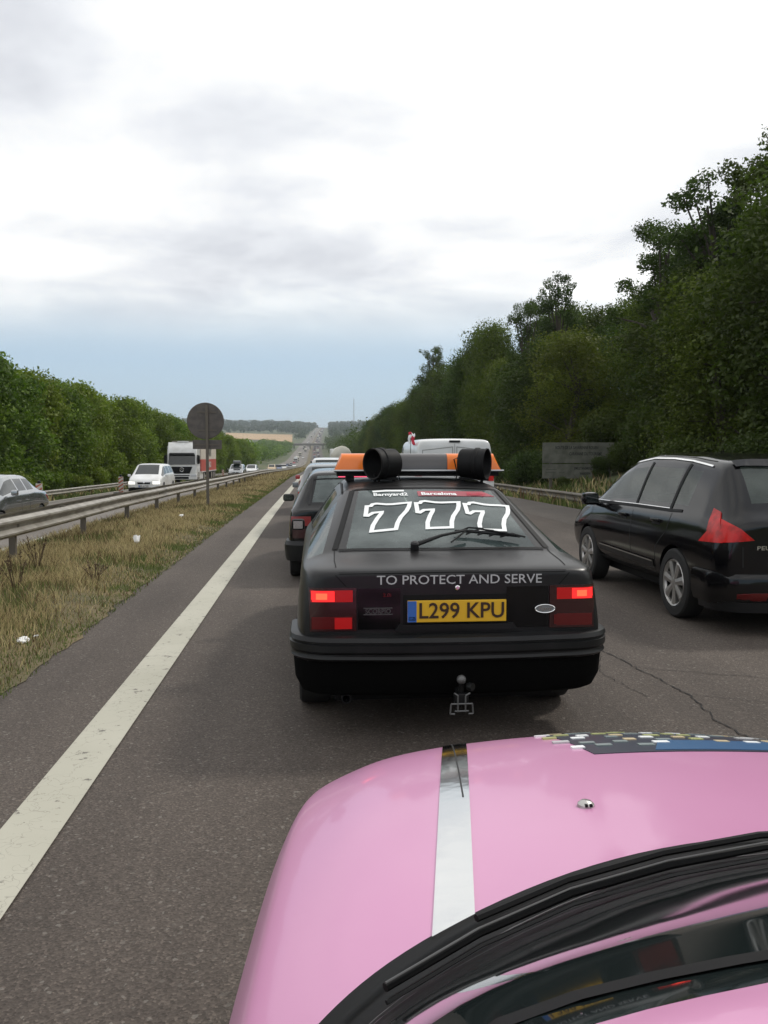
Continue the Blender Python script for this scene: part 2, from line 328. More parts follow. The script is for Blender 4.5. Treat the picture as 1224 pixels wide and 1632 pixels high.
def ribbon_geo(bvh, pts, d, w, off=0.003, closed=False, step=0.04):
    P = []; pts = [Vector(p) for p in pts]
    if closed: pts = pts + [pts[0]]
    for a, b in zip(pts[:-1], pts[1:]):
        n = max(1, int((b - a).length / step))
        for k in range(n): P.append(a + (b - a) * k / n)
    if not closed: P.append(pts[-1])
    H = [hit(bvh, p, d, off) for p in P]; V = []; n = len(H)
    for i in range(n):
        a = H[(i - 1) % n][0] if closed or i > 0 else H[i][0]; b = H[(i + 1) % n][0] if closed or i < n - 1 else H[i][0]
        t1 = (H[i][0] - a); t2 = (b - H[i][0])
        t1 = t1.normalized() if t1.length > 1e-6 else t2.normalized(); t2 = t2.normalized() if t2.length > 1e-6 else t1
        t = (t1 + t2).normalized(); s_ = t.cross(H[i][1]).normalized(); k = min(1.6, 1 / max(0.5, t.dot(t2)))
        V += [H[i][0] + s_ * w / 2 * k, H[i][0] - s_ * w / 2 * k]
    F = [(2 * i, 2 * i + 1, 2 * i + 3, 2 * i + 2) for i in range(n - 1)]
    if closed: F.append((2 * n - 2, 2 * n - 1, 1, 0))
    return V, F
def ribbon(name, bvh, pts, d, w, m, parent, off=0.003, closed=False):
    V, F = ribbon_geo(bvh, pts, d, w, off, closed); return mesh_obj(name, V, F, m, parent)
def patch(name, bvh, q, d, m, parent, off=0.008, n=8, sub=None):
    # q: four corners (counter-clockwise seen from outside), draped on the surface with a skirt
    q = [Vector(p) for p in q]; G = []
    for j in range(n + 1):
        for i in range(n + 1):
            u, v = i / n, j / n; p = (q[0] * (1 - u) + q[1] * u) * (1 - v) + (q[3] * (1 - u) + q[2] * u) * v
            G.append(p)
    V = [hit(bvh, p, d, off)[0] for p in G]; F = [(j * (n + 1) + i, j * (n + 1) + i + 1, (j + 1) * (n + 1) + i + 1, (j + 1) * (n + 1) + i) for j in range(n) for i in range(n)]
    B = [i for i in range(n + 1)] + [j * (n + 1) + n for j in range(1, n + 1)] + [n * (n + 1) + i for i in range(n - 1, -1, -1)] + [j * (n + 1) for j in range(n - 1, 0, -1)]
    k0 = len(V); V += [hit(bvh, G[b], d, -0.004)[0] for b in B]
    F += [(B[i], k0 + i, k0 + (i + 1) % len(B), B[(i + 1) % len(B)]) for i in range(len(B))]
    o = mesh_obj(name, V, F, m, parent, smooth=True, sharp=40); return o

# ------------------------------------------------------------------ terrain functions
LY = [-50, 0, 20, 75, 150, 300, 450, 590, 750, 943, 1500, 2640, 2900, 3500, 6000, 12000]
LZ = [0, 0, 0, -0.3, -1.2, -2.6, -3.0, -2.0, 2.6, 9.5, 34, 93, 96, 84, 60, 40]
def longz(y):
    w = 0.0; s = 0.0; h = max(4.0, min(120.0, y * 0.07))
    for k, g in ((-2, .1), (-1, .22), (0, .36), (1, .22), (2, .1)):
        s += g * float(np.interp(y + k * h * 0.5, LY, LZ))
    return s
CX = [-300, -60, -40, -22, -17, -15, -13.8, -10, -5.8, -5, -3, -2.15, 8.1, 8.8, 10, 13, 20, 40, 300]
CZ = [10, 5, 3, 0.4, -0.8, -0.9, -0.62, -0.36, -0.15, -0.1, -0.02, 0, 0, -0.28, -0.2, 0.7, 2.8, 7, 14]
def rx(y): return 30 * max(0.0, (y - 800) / 1840) ** 1.5 if y < 2700 else 30 * ((2700 - 800) / 1840) ** 1.5 + (y - 2700) * .03
def zg(x, y): return longz(y) + float(np.interp(x - rx(y), CX, CZ))
YS = sorted(set([-40, -20, -5] + list(np.arange(0, 60, 3.0)) + list(np.arange(60, 200, 8.0)) + list(np.geomspace(200, 3000, 50)) + [3300, 3800, 4600, 6000, 8000, 12000]))
def strip(name, x0, x1, m, dz=0.0, y0=-40, y1=2900, cols=1, xf=None, kind='structure', parent=None):
    ys = [y0] + [y for y in YS if y0 < y < y1] + [y1]; V = []; F = []
    for y in ys:
        for c in range(cols + 1):
            a, b = (x0, x1) if xf is None else xf(y)
            x = a + (b - a) * c / cols; V.append((x + rx(y), y, zg(x + rx(y), y) + dz))
    k = cols + 1
    for j in range(len(ys) - 1):
        for c in range(cols): F.append((j * k + c, j * k + c + 1, (j + 1) * k + c + 1, (j + 1) * k + c))
    o = mesh_obj(name, V, F, m, parent)
    if kind: o['kind'] = kind
    return o
rnd = random.Random(5)
# ------------------------------------------------------------------ ground, roads
def build_ground():
    cols = [-6000, -2500, -1200, -600, -300, -150, -90, -60, -40, -30, -22, -17, -15, -13.9, -13.7, -10, -5.6, -5.4, -4, -3, -2.25, -2.1, 0, 3, 6, 8.0, 8.2, 8.8, 10, 13, 20, 30, 40, 60, 100, 180, 300, 600, 1200, 2500, 6000]
    V = []; F = []
    for y in YS:
        for c in cols:
            if abs(c) > 60: x = c * (1 if abs(c) > 300 else 1)
            else: x = c
            z = zg(x + rx(y), y)
            if -13.8 < c < -5.5 or -2.2 < c < 8.1: z -= 0.08
            if c in (-15,) and y > 240: pass
            if abs(c) > 40: z += 1.5 * math.sin(c * .013 + y * .004) + 1.0 * math.sin(y * .011 - c * .02)
            if abs(c) > 300: z += 10 * math.sin(c * .002 + 1.3) + min(40, abs(c) * .01)
            V.append((x + rx(y), y, z - 0.012))
    k = len(cols)
    for j in range(len(YS) - 1):
        for c in range(k - 1): F.append((j * k + c, j * k + c + 1, (j + 1) * k + c + 1, (j + 1) * k + c))
    o = mesh_obj('ground', V, F, 'terrain', smooth=True); o['kind'] = 'structure'
    return BVHTree.FromPolygons([Vector(v) for v in V], F)
GB = build_ground()
def gdrop(x, y):
    q = GB.ray_cast(Vector((x, y, 900)), Vector((0, 0, -1)))[0]; return q.z if q else zg(x, y)
strip('road', -2.15, 8.1, 'asphalt', 0.0, cols=4)
strip('road_shoulder', 6.0, 8.1, 'asphalt_shoulder', 0.004, cols=1)
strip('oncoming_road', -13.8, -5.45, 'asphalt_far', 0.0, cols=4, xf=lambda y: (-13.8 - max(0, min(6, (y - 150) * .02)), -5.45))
# bumpy soil verge
def verge():
    xs = [-5.46 + 3.36 * i / 16 for i in range(17)]; ys = [-8 + .2 * i for i in range(250)] + [42 + 3 * i for i in range(40)] + [162 + 25 * i for i in range(100)]
    V = []; F = []
    for y in ys:
        for i, x in enumerate(xs):
            e = min(i, 16 - i) / 3; e = min(1, e)
            if i == 16: x += 0.03 * math.sin(y * 1.1) + 0.025 * math.sin(y * 5.3 + 1) + .02 * math.sin(y * 13.7) + .012 * math.sin(y * 23.1)
            V.append((x + rx(y), y, zg(x + rx(y), y) + 0.006 + (e * .04 * (1 + math.sin(x * 3 + y * 1.7) * math.sin(y * .9)) if i < 16 else 0)))
    for j in range(len(ys) - 1):
        for i in range(16): F.append((j * 17 + i, j * 17 + i + 1, (j + 1) * 17 + i + 1, (j + 1) * 17 + i))
    o = mesh_obj('verge_ground', V, F, 'soil', smooth=True); o['kind'] = 'structure'
verge()
strip('road_marking', -1.345, -1.085, 'line', 0.008, y1=600)
strip('road_marking', -5.88, -5.66, 'line', 0.008, y1=600)
strip('road_marking', -13.5, -13.3, 'line', 0.008, y1=600)
for k in range(34):
    y = 10 + 13 * k; strip('lane_marking', 2.38, 2.53, 'line', 0.008, y0=y, y1=y + 3)
    strip('lane_marking', -9.7, -9.55, 'line', 0.008, y0=y + 1, y1=y + 4)
def cracks():
    V = []; F = []
    def line(p, wd):
        r = random.Random(3); q = []
        for a, b in zip(p[:-1], p[1:]):
            n = max(2, int(math.dist(a, b) / .05))
            for i in range(n): t = i / n; q.append((a[0] + (b[0] - a[0]) * t + r.uniform(-.018, .018), a[1] + (b[1] - a[1]) * t + r.uniform(-.018, .018)))
        for i in range(len(q) - 1):
            k = len(V); w = wd * r.uniform(.5, 1.3); dx, dy = q[i + 1][0] - q[i][0], q[i + 1][1] - q[i][1]; L = math.hypot(dx, dy) or 1; nx, ny = -dy / L * w, dx / L * w
            V.extend([(q[i][0] - nx, q[i][1] - ny, .005), (q[i][0] + nx, q[i][1] + ny, .005), (q[i + 1][0] + nx, q[i + 1][1] + ny, .005), (q[i + 1][0] - nx, q[i + 1][1] - ny, .005)]); F.append((k, k + 1, k + 2, k + 3))
    line([(2.0, 7.6), (2.35, 6.6), (2.42, 6.0), (2.5, 5.3), (2.42, 4.7), (2.5, 4.1)], .005)
    line([(2.42, 6.0), (3.3, 5.6)], .003); line([(2.35, 6.6), (2.1, 5.9), (2.2, 5.2)], .0025)
    line([(2.5, 5.3), (3.0, 5.0), (3.4, 5.1)], .0025)
    o = mesh_obj('road_crack', V, F, 'crack'); o['kind'] = 'structure'
cracks()
def fieldpatch():
    V = []; F = []; xs = [-135 + 8.5 * i for i in range(13)]; ys = [1120 + 20 * i for i in range(24)]
    for y in ys:
        for x in xs: V.append((x * (y / 1300), y, gdrop(x * y / 1300, y) + .5))
    for j in range(23):
        for i in range(12): F.append((j * 13 + i, j * 13 + i + 1, (j + 1) * 13 + i + 1, (j + 1) * 13 + i))
    o = mesh_obj('stubble_field', V, F, 'field'); o['kind'] = 'structure'
fieldpatch()
def farhill():
    V = []; F = []
    for i in range(41):
        x = -2600 + 130 * i; h = 90 + 140 * math.exp(-((x + 420) / 420) ** 2) + 30 * math.sin(x * .003) + 95 * math.exp(-((x + 1700) / 700) ** 2)
        for j, (dy, k) in enumerate(((-700, 0.2), (-350, .7), (0, 1), (500, .6), (900, .2))): V.append((x, 6400 + dy, h * k))
    for i in range(40):
        for j in range(4): F.append((i * 5 + j, i * 5 + 5 + j, i * 5 + 6 + j, i * 5 + 1 + j))
    o = mesh_obj('far_hill', V, F, 'terrain', smooth=True); o['kind'] = 'structure'
farhill()

# ------------------------------------------------------------------ car body loft
def ring(s):
    y, zb, hw, zm, wb, zbelt, wg, zgt, zr = s
    zs = zb + 0.10; zl = zs + (zm - zs) * 0.5
    return [(0, zb), (hw * .80, zb), (hw * .955, zs), (hw * .983, zl), (hw, zm), (wb, zbelt), (wb - .02, zbelt + .018), (wg, zgt), (wg - .11 * min(1, wg / .6), zgt + .72 * (zr - zgt)), (wg * .45, zr - .006), (0, zr)]
def car_body(name, st, paint, parent, side=(), rear=None, front=None, arches=(), ra=.36, glass='glass', glass_front=None, lowtrim=None, lvl=2, bow=None, cowl=None, wide_front=False, rnames=('rear_window', 'windscreen', 'side_window')):
    iv = [[(st[a][0], st[b][0]) for a, b in side]] + [[(st[q[0]][0], st[q[1]][0])] if q else [] for q in (rear, front, cowl)]
    add = set(); ys0 = [q[0] for q in st]
    for g in iv[:3]:
        for a, b in g:
            e = min(.05, (b - a) * .25)
            for y in (a + e, b - e):
                if min(abs(y - v) for v in ys0) > .02: add.add(y)
    for y in add: st = list(st) + [tuple(float(np.interp(y, ys0, [q[c] for q in sorted(st)[:]][:len(ys0)])) if c else y for c in range(9)) if False else (y,) + tuple(float(np.interp(y, ys0, [q[c] for q in base0])) for c in range(1, 9)) for base0 in [[q for q in st if q[0] in ys0]]]
    st = sorted(st); at_ = lambda y: [q[0] for q in st].index(y)
    side = [(at_(a), at_(b)) for a, b in iv[0]]; rear = (at_(iv[1][0][0]), at_(iv[1][0][1])) if rear else None; front = (at_(iv[2][0][0]), at_(iv[2][0][1])) if front else None; cowl = (at_(iv[3][0][0]), at_(iv[3][0][1])) if cowl else None
    rings = [ring(s) for s in st]; n = 11; V = []; F = []; mi = []
    for s, r in zip(st, rings):
        for x, z in r: V.append((x, s[0] + (bow(x, s[0]) if bow else 0), z))
        for x, z in r[1:-1][::-1]: V.append((-x, s[0] + (bow(x, s[0]) if bow else 0), z))
    k = 2 * n - 2
    def sidx(c): return c if c < n - 1 else k - 1 - c          # row of face column c
    for i in range(len(st) - 1):
        for c in range(k):
            F.append((i * k + c, i * k + (c + 1) % k, (i + 1) * k + (c + 1) % k, (i + 1) * k + c)); row = sidx(c); g = 0
            if row == 6 and any(a <= i < b for a, b in side): g = 1
            if row in (8, 9) and rear and rear[0] <= i < rear[1]: g = 2
            if row in ((7, 8, 9) if wide_front else (8, 9)) and front and front[0] <= i < front[1]: g = 3
            if row in (0, 1): g = 4
            if cowl and row in (7, 8, 9) and cowl[0] <= i < cowl[1]: g = 4
            if lowtrim and row == 2: g = 4
            mi.append(g)
    for e, fl in ((0, False), ((len(st) - 1) * k, True)):
        for j in range(n - 1):
            a, b = j, j + 1; la = (k - a) % k; lb = (k - b) % k
            q = [e + a, e + b, e + lb, e + la] if a != 0 and b != n - 1 else ([e + 0, e + 1, e + k - 1] if a == 0 else [e + a, e + b, e + la])
            F.append(tuple(q if fl else q[::-1])); mi.append(4 if j == 0 else 0)
    me = bpy.data.meshes.new('tmp'); me.from_pydata(V, [], F); me.polygons.foreach_set('material_index', mi)
    for m in (paint, glass, glass, glass_front or glass, 'black'): me.materials.append(M[m])
    bm = bmesh.new(); bm.from_mesh(me); bmesh.ops.recalc_face_normals(bm, faces=bm.faces[:]); bm.to_mesh(me); bm.free()
    o = bpy.data.objects.new('tmp', me); C.objects.link(o)
    sb = o.modifiers.new('s', 'SUBSURF'); sb.levels = lvl; sb.render_levels = lvl
    cuts = []
    for ya, za, rad in arches:
        w = max(s[2] for s in st)
        for sg in (-1, 1):
            mb = MB(); mb.lathe([(0.0001, 0), (rad, 0), (rad, .34), (.0001, .34)], (sg, 0, 0), (sg * (w - .26), ya, za), 40); c = mb.obj('cut', ['black'] * 5); c.data.polygons.foreach_set('material_index', [4] * len(c.data.polygons)); cuts.append(c)
            bo = o.modifiers.new('b', 'BOOLEAN'); bo.operation = 'DIFFERENCE'; bo.solver = 'EXACT'; bo.object = c
    bpy.context.view_layer.update(); dg = bpy.context.evaluated_depsgraph_get()
    em = bpy.data.meshes.new_from_object(o.evaluated_get(dg)); bpy.data.objects.remove(o)
    for c in cuts: bpy.data.objects.remove(c)
    vs = [v.co.copy() for v in em.vertices]; polys = [(tuple(p.vertices), p.material_index) for p in em.polygons]
    bvh = BVHTree.FromPolygons(vs, [p[0] for p in polys])
    def emit(nm, sel, mm, par):
        ids = sorted({v for p in sel for v in p[0]}); mp = {v: i for i, v in enumerate(ids)}
        return mesh_obj(nm, [vs[i] for i in ids], [[mp[v] for v in p[0]] for p in sel], mm, par, idx=[0 if p[1] in (0, 1, 2, 3) else 1 for p in sel], smooth=True, sharp=38)
    body = emit('body', [p for p in polys if p[1] in (0, 4)], [paint, 'black'], parent)
    for gi, nm in ((1, 'side_window'), (2, 'rear_window'), (3, 'windscreen')):
        sel = [p for p in polys if p[1] == gi]
        if not sel: continue
        e2 = {}; 
        for i, p in enumerate(sel):
            for v in p[0]: e2.setdefault(v, []).append(i)
        seen = set()
        for i in range(len(sel)):
            if i in seen: continue
            st_ = [i]; comp = []; seen.add(i)
            while st_:
                a = st_.pop(); comp.append(sel[a])
                for v in sel[a][0]:
                    for b in e2[v]:
                        if b not in seen: seen.add(b); st_.append(b)
            g = glass_front if (gi == 3 and glass_front) else glass
            emit(nm, comp, [g, 'black'], parent)
    return body, bvh, em
def wheel(parent, x, y, r, w, sg, rim='alloy', spokes=6, name='wheel', simple=False):
    mb = MB(); ax = (sg, 0, 0); o = (x, y, r)   # x is the outer face
    prof = [(r * .62, -w), (r * .9, -w), (r * .985, -w * .93), (r, -w * .8), (r, -w * .2), (r * .985, -w * .07), (r * .93, 0), (r * .72, .0), (r * .68, -.012), (r * .66, -.03), (r * .66, -w * .7)]
    mb.lathe(prof, ax, o, 36); t = mb.obj(name, 'rubber', parent, smooth=True)
    m2 = MB(); m2.lathe([(r * .675, -.010), (r * .66, -.004), (r * .62, -.014), (r * .60, -.06), (r * .60, -w * .7), (0.001, -w * .7)], ax, o, 36, 1 if spokes else 0)
    m2.lathe([(r * .685, -.012), (r * .67, .000), (r * .62, -.008), (r * .60, -.03)], ax, o, 36, 0)
    if spokes:
        m2.lathe([(r * .16, -.03), (r * .15, -.008), (r * .09, -.002), (.001, -.002)], ax, o, 20, 0)
        for k in range(spokes):
            a = 2 * math.pi * (k + .25) / spokes; ca, sa = math.cos(a), math.sin(a)
            def P(rr, tt, d): return (x + sg * d, y + rr * ca - tt * sa, r + rr * sa + tt * ca)
            a0, a1 = r * .08, r * .135
            V = [P(r * .1, -a0, -.014), P(r * .1, a0, -.014), P(r * .64, a1, -.01), P(r * .64, -a1, -.01), P(r * .1, -a0, -.05), P(r * .1, a0, -.05), P(r * .64, a1, -.05), P(r * .64, -a1, -.05), P(r * .12, 0, -.004), P(r * .62, 0, .0)]
            m2.add(V, [(0, 1, 8), (1, 2, 9, 8), (2, 3, 9), (3, 0, 8, 9), (0, 4, 5, 1), (1, 5, 6, 2), (2, 6, 7, 3), (3, 7, 4, 0)], 0)
    else:
        m2.lathe([(r * .62, -.012), (r * .45, .004), (r * .15, .0), (.001, .0)], ax, o, 24, 0)
    m2.obj('rim', [rim, 'black'], t, smooth=True, sharp=30)
    return t
def sweep(mb, path, prof, m=0):
    # path in plan (x,y), prof list of (outward, z), closed
    n = len(prof); V = []; P = [Vector((a, b, 0)) for a, b in path]
    for i, p in enumerate(P):
        t = (P[min(i + 1, len(P) - 1)] - P[max(i - 1, 0)]).normalized(); nr = Vector((t.y, -t.x, 0))
        for o_, z in prof: V.append((p.x + nr.x * o_, p.y + nr.y * o_, z))
    F = [(i * n + k, i * n + (k + 1) % n, (i + 1) * n + (k + 1) % n, (i + 1) * n + k) for i in range(len(P) - 1) for k in range(n)]
    F += [tuple(range(n)), tuple((len(P) - 1) * n + k for k in range(n - 1, -1, -1))]
    mb.add(V, F, m)
def bumper_path(w, y0, depth, rad=.22, n=7):
    # left to right around the rear; y0 rear face
    pts = [(-w, y0 + depth), (-w, y0 + rad + .05)]
    for k in range(n + 1):
        a = math.pi / 2 * k / n; pts.append((-w + rad * (1 - math.cos(a)), y0 + .035 + rad * (1 - math.sin(a)) * .8))
    pts += [(-w * .4, y0 + .008), (0, y0), (w * .4, y0 + .008)]
    pts += [(-a, b) for a, b in pts[:-3][::-1]]
    return pts
def plate(parent, text, c, w, h, fy, mats=('plate_y', 'plate_b', 'ink'), band=True, ts=1.0, name='number_plate'):
    # fy -1: faces -y (rear), +1 faces +y ; c centre
    x, y, z = c; mb = MB(); mb.box(x - w / 2, x + w / 2, y - .006, y + .006, z - h / 2, z + h / 2, 0, .004)
    if band: mb.box(x - w / 2 * 1 if fy < 0 else x + w / 2 - .05, x - w / 2 + .05 if fy < 0 else x + w / 2, y + fy * .0075 - .001, y + fy * .0075 + .001, z - h / 2 + .002, z + h / 2 - .002, 1)
    p = mb.obj(name, list(mats[:2]), parent)
    v, f = text_geo(text, h * 1.0 * ts, h * .014, .86)
    mx = max(abs(a[0]) for a in v) or 1; k = (w * (.43 if band else .46)) / mx; k = min(k, 1.25)
    sg = -fy
    mesh_obj('lettering', [(x + (.025 * sg if band else 0) + a[0] * k * sg, y + fy * .0105, z + a[1]) for a in v], f, mats[2], p)
    return p
def interior(t, rear_y, front_y, dash_y, zseat, zt, w=.50, shelf=None):
    for y, xs, nm in ((rear_y, (0,), 'rear_seat'), (front_y, (-.36, .36), 'front_seat')):
        for x in xs:
            hw = w * 1.12 if nm == 'rear_seat' else .25; mb = MB()
            mb.box(x - hw, x + hw, y, y + .14, zseat - .05, zt - .17, 0, .05); mb.box(x - hw, x + hw, y + .08, y + .52, zseat - .12, zseat + .02, 0, .04)
            for hx in ((-.34, .34) if nm == 'rear_seat' else (x,)):
                mb.box(hx - .13, hx + .13, y + .01, y + .11, zt - .15, zt + .01, 0, .04); mb.box(hx - .06, hx - .045, y + .05, y + .065, zt - .2, zt - .13); mb.box(hx + .045, hx + .06, y + .05, y + .065, zt - .2, zt - .13)
            mb.obj(nm, ['seat_cloth'], t, smooth=True)
    mb = MB(); mb.box(-.66, .66, dash_y - .25, dash_y + .25, .72, .93, 0, .05); mb.obj('dashboard', ['black'], t, smooth=True)
    mb = MB(); c = Vector((.36, dash_y - .36, .90)); mb.tube([c + Vector((.18 * math.cos(a * math.pi / 12), .06 * math.sin(a * math.pi / 12), .17 * math.sin(a * math.pi / 12))) for a in range(25)], .014, 6, 0, cap=False); mb.tube([c - Vector((.17, 0, 0)), c + Vector((.17, 0, 0))], .015, 6); mb.obj('steering_wheel', ['black'], t, smooth=True)
    if shelf: mb = MB(); mb.box(-.60, .60, shelf[0], shelf[1], shelf[2] - .02, shelf[2], 0, .005); mb.obj('parcel_shelf', ['shelf'], t)
    mb = MB(); mb.box(-.10, .10, dash_y - .62, dash_y - .58, zt + .10, zt + .17, 0, .02); mb.obj('rear_view_mirror', ['black'], t)
# ------------------------------------------------------------------ black hatchback with the numbers
def build_ford():
    t = empty('hatchback_car', (0.775, 4.45, 0), 0, 'satin black hatchback numbered 777 with an orange light bar on its roof', 'car')
    st = [ # y, zb, hw, zm, wb, zbelt, wg, zgt, zr
        (0.085, .34, .815, .62, .735, .90, .70, .935, .945),
        (0.095, .32, .845, .62, .775, .915, .745, .955, .967),
        (0.15, .28, .868, .62, .82, .935, .785, .972, .985),
        (0.28, .24, .880, .62, .85, .945, .79, .985, 1.002),
        (0.46, .22, .885, .62, .855, .955, .735, 1.000, 1.026),
        (0.52, .22, .886, .62, .855, .958, .725, 1.02, 1.045),
        (0.80, .22, .886, .62, .855, .965, .675, 1.14, 1.170),
        (1.10, .22, .886, .62, .855, .970, .625, 1.262, 1.292),
        (1.31, .22, .886, .62, .855, .970, .590, 1.342, 1.368),
        (1.38, .22, .886, .62, .855, .970, .583, 1.364, 1.390),
        (1.60, .22, .886, .62, .855, .965, .580, 1.385, 1.415),
        (2.10, .22, .886, .62, .855, .960, .580, 1.40, 1.440),
        (2.18, .22, .886, .62, .855, .958, .580, 1.40, 1.440),
        (2.75, .22, .886, .62, .855, .950, .575, 1.39, 1.425),
        (2.98, .22, .886, .62, .855, .945, .565, 1.36, 1.395),
        (3.40, .22, .884, .62, .85, .935, .64, 1.16, 1.20),
        (3.75, .22, .880, .62, .84, .925, .70, .975, 1.01),
        (3.85, .22, .880, .62, .83, .915, .71, .945, .975),
        (4.30, .24, .868, .60, .80, .83, .70, .86, .89),
        (4.58, .28, .83, .56, .74, .70, .66, .73, .745),
        (4.66, .34, .78, .52, .70, .64, .60, .66, .67)]
    body, bvh, me = car_body('ford', st, 'ford_paint', t, side=((5, 8), (10, 11), (12, 14)), rear=(5, 8), front=(14, 16), arches=((.92, .30, .345), (3.70, .30, .345)), glass='glass_rear')
    for y in (.92, 3.70):
        for sg in (-1, 1): wheel(t, sg * .872, y, .305, .20, sg, rim='bumper', spokes=0)
    # bumper
    mb = MB(); pr = [(-.06, .475), (.04, .475), (.056, .49), (.048, .505), (.048, .515), (.060, .53), (.060, .565), (.05, .572), (.05, .58), (.062, .585), (.052, .608), (.02, .618), (-.06, .612)]
    sweep(mb, bumper_path(.858, .03, .52), pr); b = mb.obj('bumper', ['bumper'], t, smooth=True, sharp=28)
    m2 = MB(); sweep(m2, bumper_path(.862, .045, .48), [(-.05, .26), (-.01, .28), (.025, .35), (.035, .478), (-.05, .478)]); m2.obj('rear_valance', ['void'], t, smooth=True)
    D = (0, 1, 0)
    # lamp clusters: thing > lamp > lens
    for sg in (-1, 1):
        a, b_, nm = (-.80, -.545, 'tail_light') if sg < 0 else (.545, .80, 'tail_light')
        L = patch(nm, bvh, [(a, 0, .635), (b_, 0, .635), (b_, 0, .875), (a, 0, .875)], D, 'lamp_smoke', t, .012)
        e = (-.79, -.565) if sg < 0 else (.585, .79)
        patch('lens', bvh, [(e[0], 0, .797), (e[1], 0, .797), (e[1], 0, .862), (e[0], 0, .862)], D, 'lamp_mid', L, .015)
        h = (-.785, -.665) if sg < 0 else (.672, .785)
        patch('lens', bvh, [(h[0], 0, .80), (h[1], 0, .80), (h[1], 0, .858), (h[0], 0, .858)], D, 'lamp_on', L, .018)
        q = (-.765, -.705) if sg < 0 else (.70, .755)
        patch('lens', bvh, [(q[0], 0, .812), (q[1], 0, .812), (q[1], 0, .846), (q[0], 0, .846)], D, 'lamp_hot', L, .021)
        if sg < 0: patch('lens', bvh, [(-.665, 0, .647), (-.57, 0, .647), (-.57, 0, .71), (-.665, 0, .71)], D, 'lamp_mid', L, .016)
        else: patch('lens', bvh, [(.57, 0, .655), (.66, 0, .655), (.66, 0, .71), (.57, 0, .71)], D, 'lamp_off', L, .016)
        patch('lens', bvh, [(e[0], 0, .647), (e[1], 0, .647), (e[1], 0, .715), (e[0], 0, .715)], D, 'lamp_off', L, .0135)
        patch('garnish_panel', bvh, [(min(sg * .535, sg * .30), 0, .64), (max(sg * .535, sg * .30), 0, .64), (max(sg * .535, sg * .30), 0, .87), (min(sg * .535, sg * .30), 0, .87)], D, 'black_paint', t, .006)
    patch('plate_recess', bvh, [(-.285, 0, .66), (.315, 0, .66), (.315, 0, .83), (-.285, 0, .83)], D, 'black', t, .003)
    mb = MB(); mb.prism([(-.33, .635), (.36, .635), (.335, .668), (-.305, .668)], .055, .10); mb.obj('plate_shelf', ['bumper'], t)
    plate(t, 'L299 KPU', (.015, .062, .741), .556, .122, -1)
    v, f = text_geo('GB', .030, .0006); mesh_obj('lettering', [(-.237 + a, .0535, .70 + b_) for a, b_, _ in v], f, 'gold', t)
    proj_text('lettering', bvh, 'TO PROTECT AND SERVE', .072, (.035, 0, .912), D, (1, 0, 0), (0, 0, 1), 'decal_grey', t, xs=1.13, off=.004, bold=.0003)
    # oval badge
    mb = MB(); n = 28
    def oval(a, b_, y, m): 
        k = len(mb.v); mb.add([(.515 + a * math.cos(2 * math.pi * i / n), y, .745 + b_ * math.sin(2 * math.pi * i / n)) for i in range(n)], [tuple(range(n))], m)
    pts = [(.515 + .056 * math.cos(2 * math.pi * i / n), .064, .745 + .023 * math.sin(2 * math.pi * i / n)) for i in range(n + 1)]
    mb.tube(pts, .0035, 6, 0, cap=False); oval(.055, .022, .064, 1); ob = mb.obj('badge', ['chrome', 'grey_paint'], t, smooth=True)
    v, f = text_geo('Ford', .034, .0004, 1.15); mesh_obj('lettering', [(.515 + a + b_ * .25, .0625, .745 + b_) for a, b_, _ in v], f, 'chrome', ob)
    v, f = text_geo('SCORPIO', .036, .0006, 1.0); mesh_obj('badge', [(-.425 + a * .95, .072, .742 + b_) for a, b_, _ in v], f, 'decal_dim', t)
    mb = MB(); mb.box(-.505, -.345, .074, .082, .722, .727); mb.box(-.505, -.345, .074, .082, .757, .762); mb.obj('badge_frame', ['decal_dim'], t)
    v, f = text_geo('2.0i', .028, .0006, 1.2); mesh_obj('badge', [(-.375 + a, .072, .832 + b_) for a, b_, _ in v], f, 'lamp_off', t)
    mb = MB(); mb.lathe([(.014, 0), (.014, .012), (.009, .016), (.0001, .016)], (0, -1, 0), (.02, .09, .868), 16); mb.obj('boot_lock', ['chrome'], t, smooth=True)
    # seams
    for sg in (-1, 1):
        ribbon('panel_gap', bvh, [(sg * .60, 0, .88), (sg * .66, .0, .945)], D, .006, 'black', t, .002)
        ribbon('panel_gap', bvh, [(sg * .655, .16, 0), (sg * .66, .30, 0), (sg * .655, .52, 0)], (0, 0, -1), .007, 'black', t, .002)
        ribbon('window_seal', bvh, [(sg * .652, .53, 0), (sg * .60, .80, 0), (sg * .548, 1.10, 0), (sg * .51, 1.33, 0)], (0, 0, -1), .035, 'black', t, .004)
        ribbon('panel_gap', bvh, [(sg * 2, 1.62, .93), (sg * 2, 1.60, .7), (sg * 2, 1.40, .45)], (-sg, 0, 0), .006, 'black', t, .002)
        ribbon('side_moulding', bvh, [(sg * 2, .35, .56), (sg * 2, 4.4, .54)], (-sg, 0, 0), .06, 'bumper', t, .010)
        ribbon('roof_gutter', bvh, [(sg * .60, .45, 0), (sg * .575, 1.40, 0), (sg * .56, 2.0, 0), (sg * .555, 2.9, 0)][1:], (0, 0, -1), .018, 'black', t, .006)
    interior(t, 1.22, 2.10, 3.35, .58, 1.16, shelf=(.42, 1.20, .93))
    ribbon('window_seal', bvh, [(-.63, .515, 0), (0, .50, 0), (.63, .515, 0)], (0, 0, -1), .022, 'black', t, .006)
    ribbon('window_seal', bvh, [(-.51, 1.335, 0), (-.3, 1.35, 0), (.3, 1.35, 0), (.51, 1.335, 0)], (0, 0, -1), .022, 'black', t, .004)
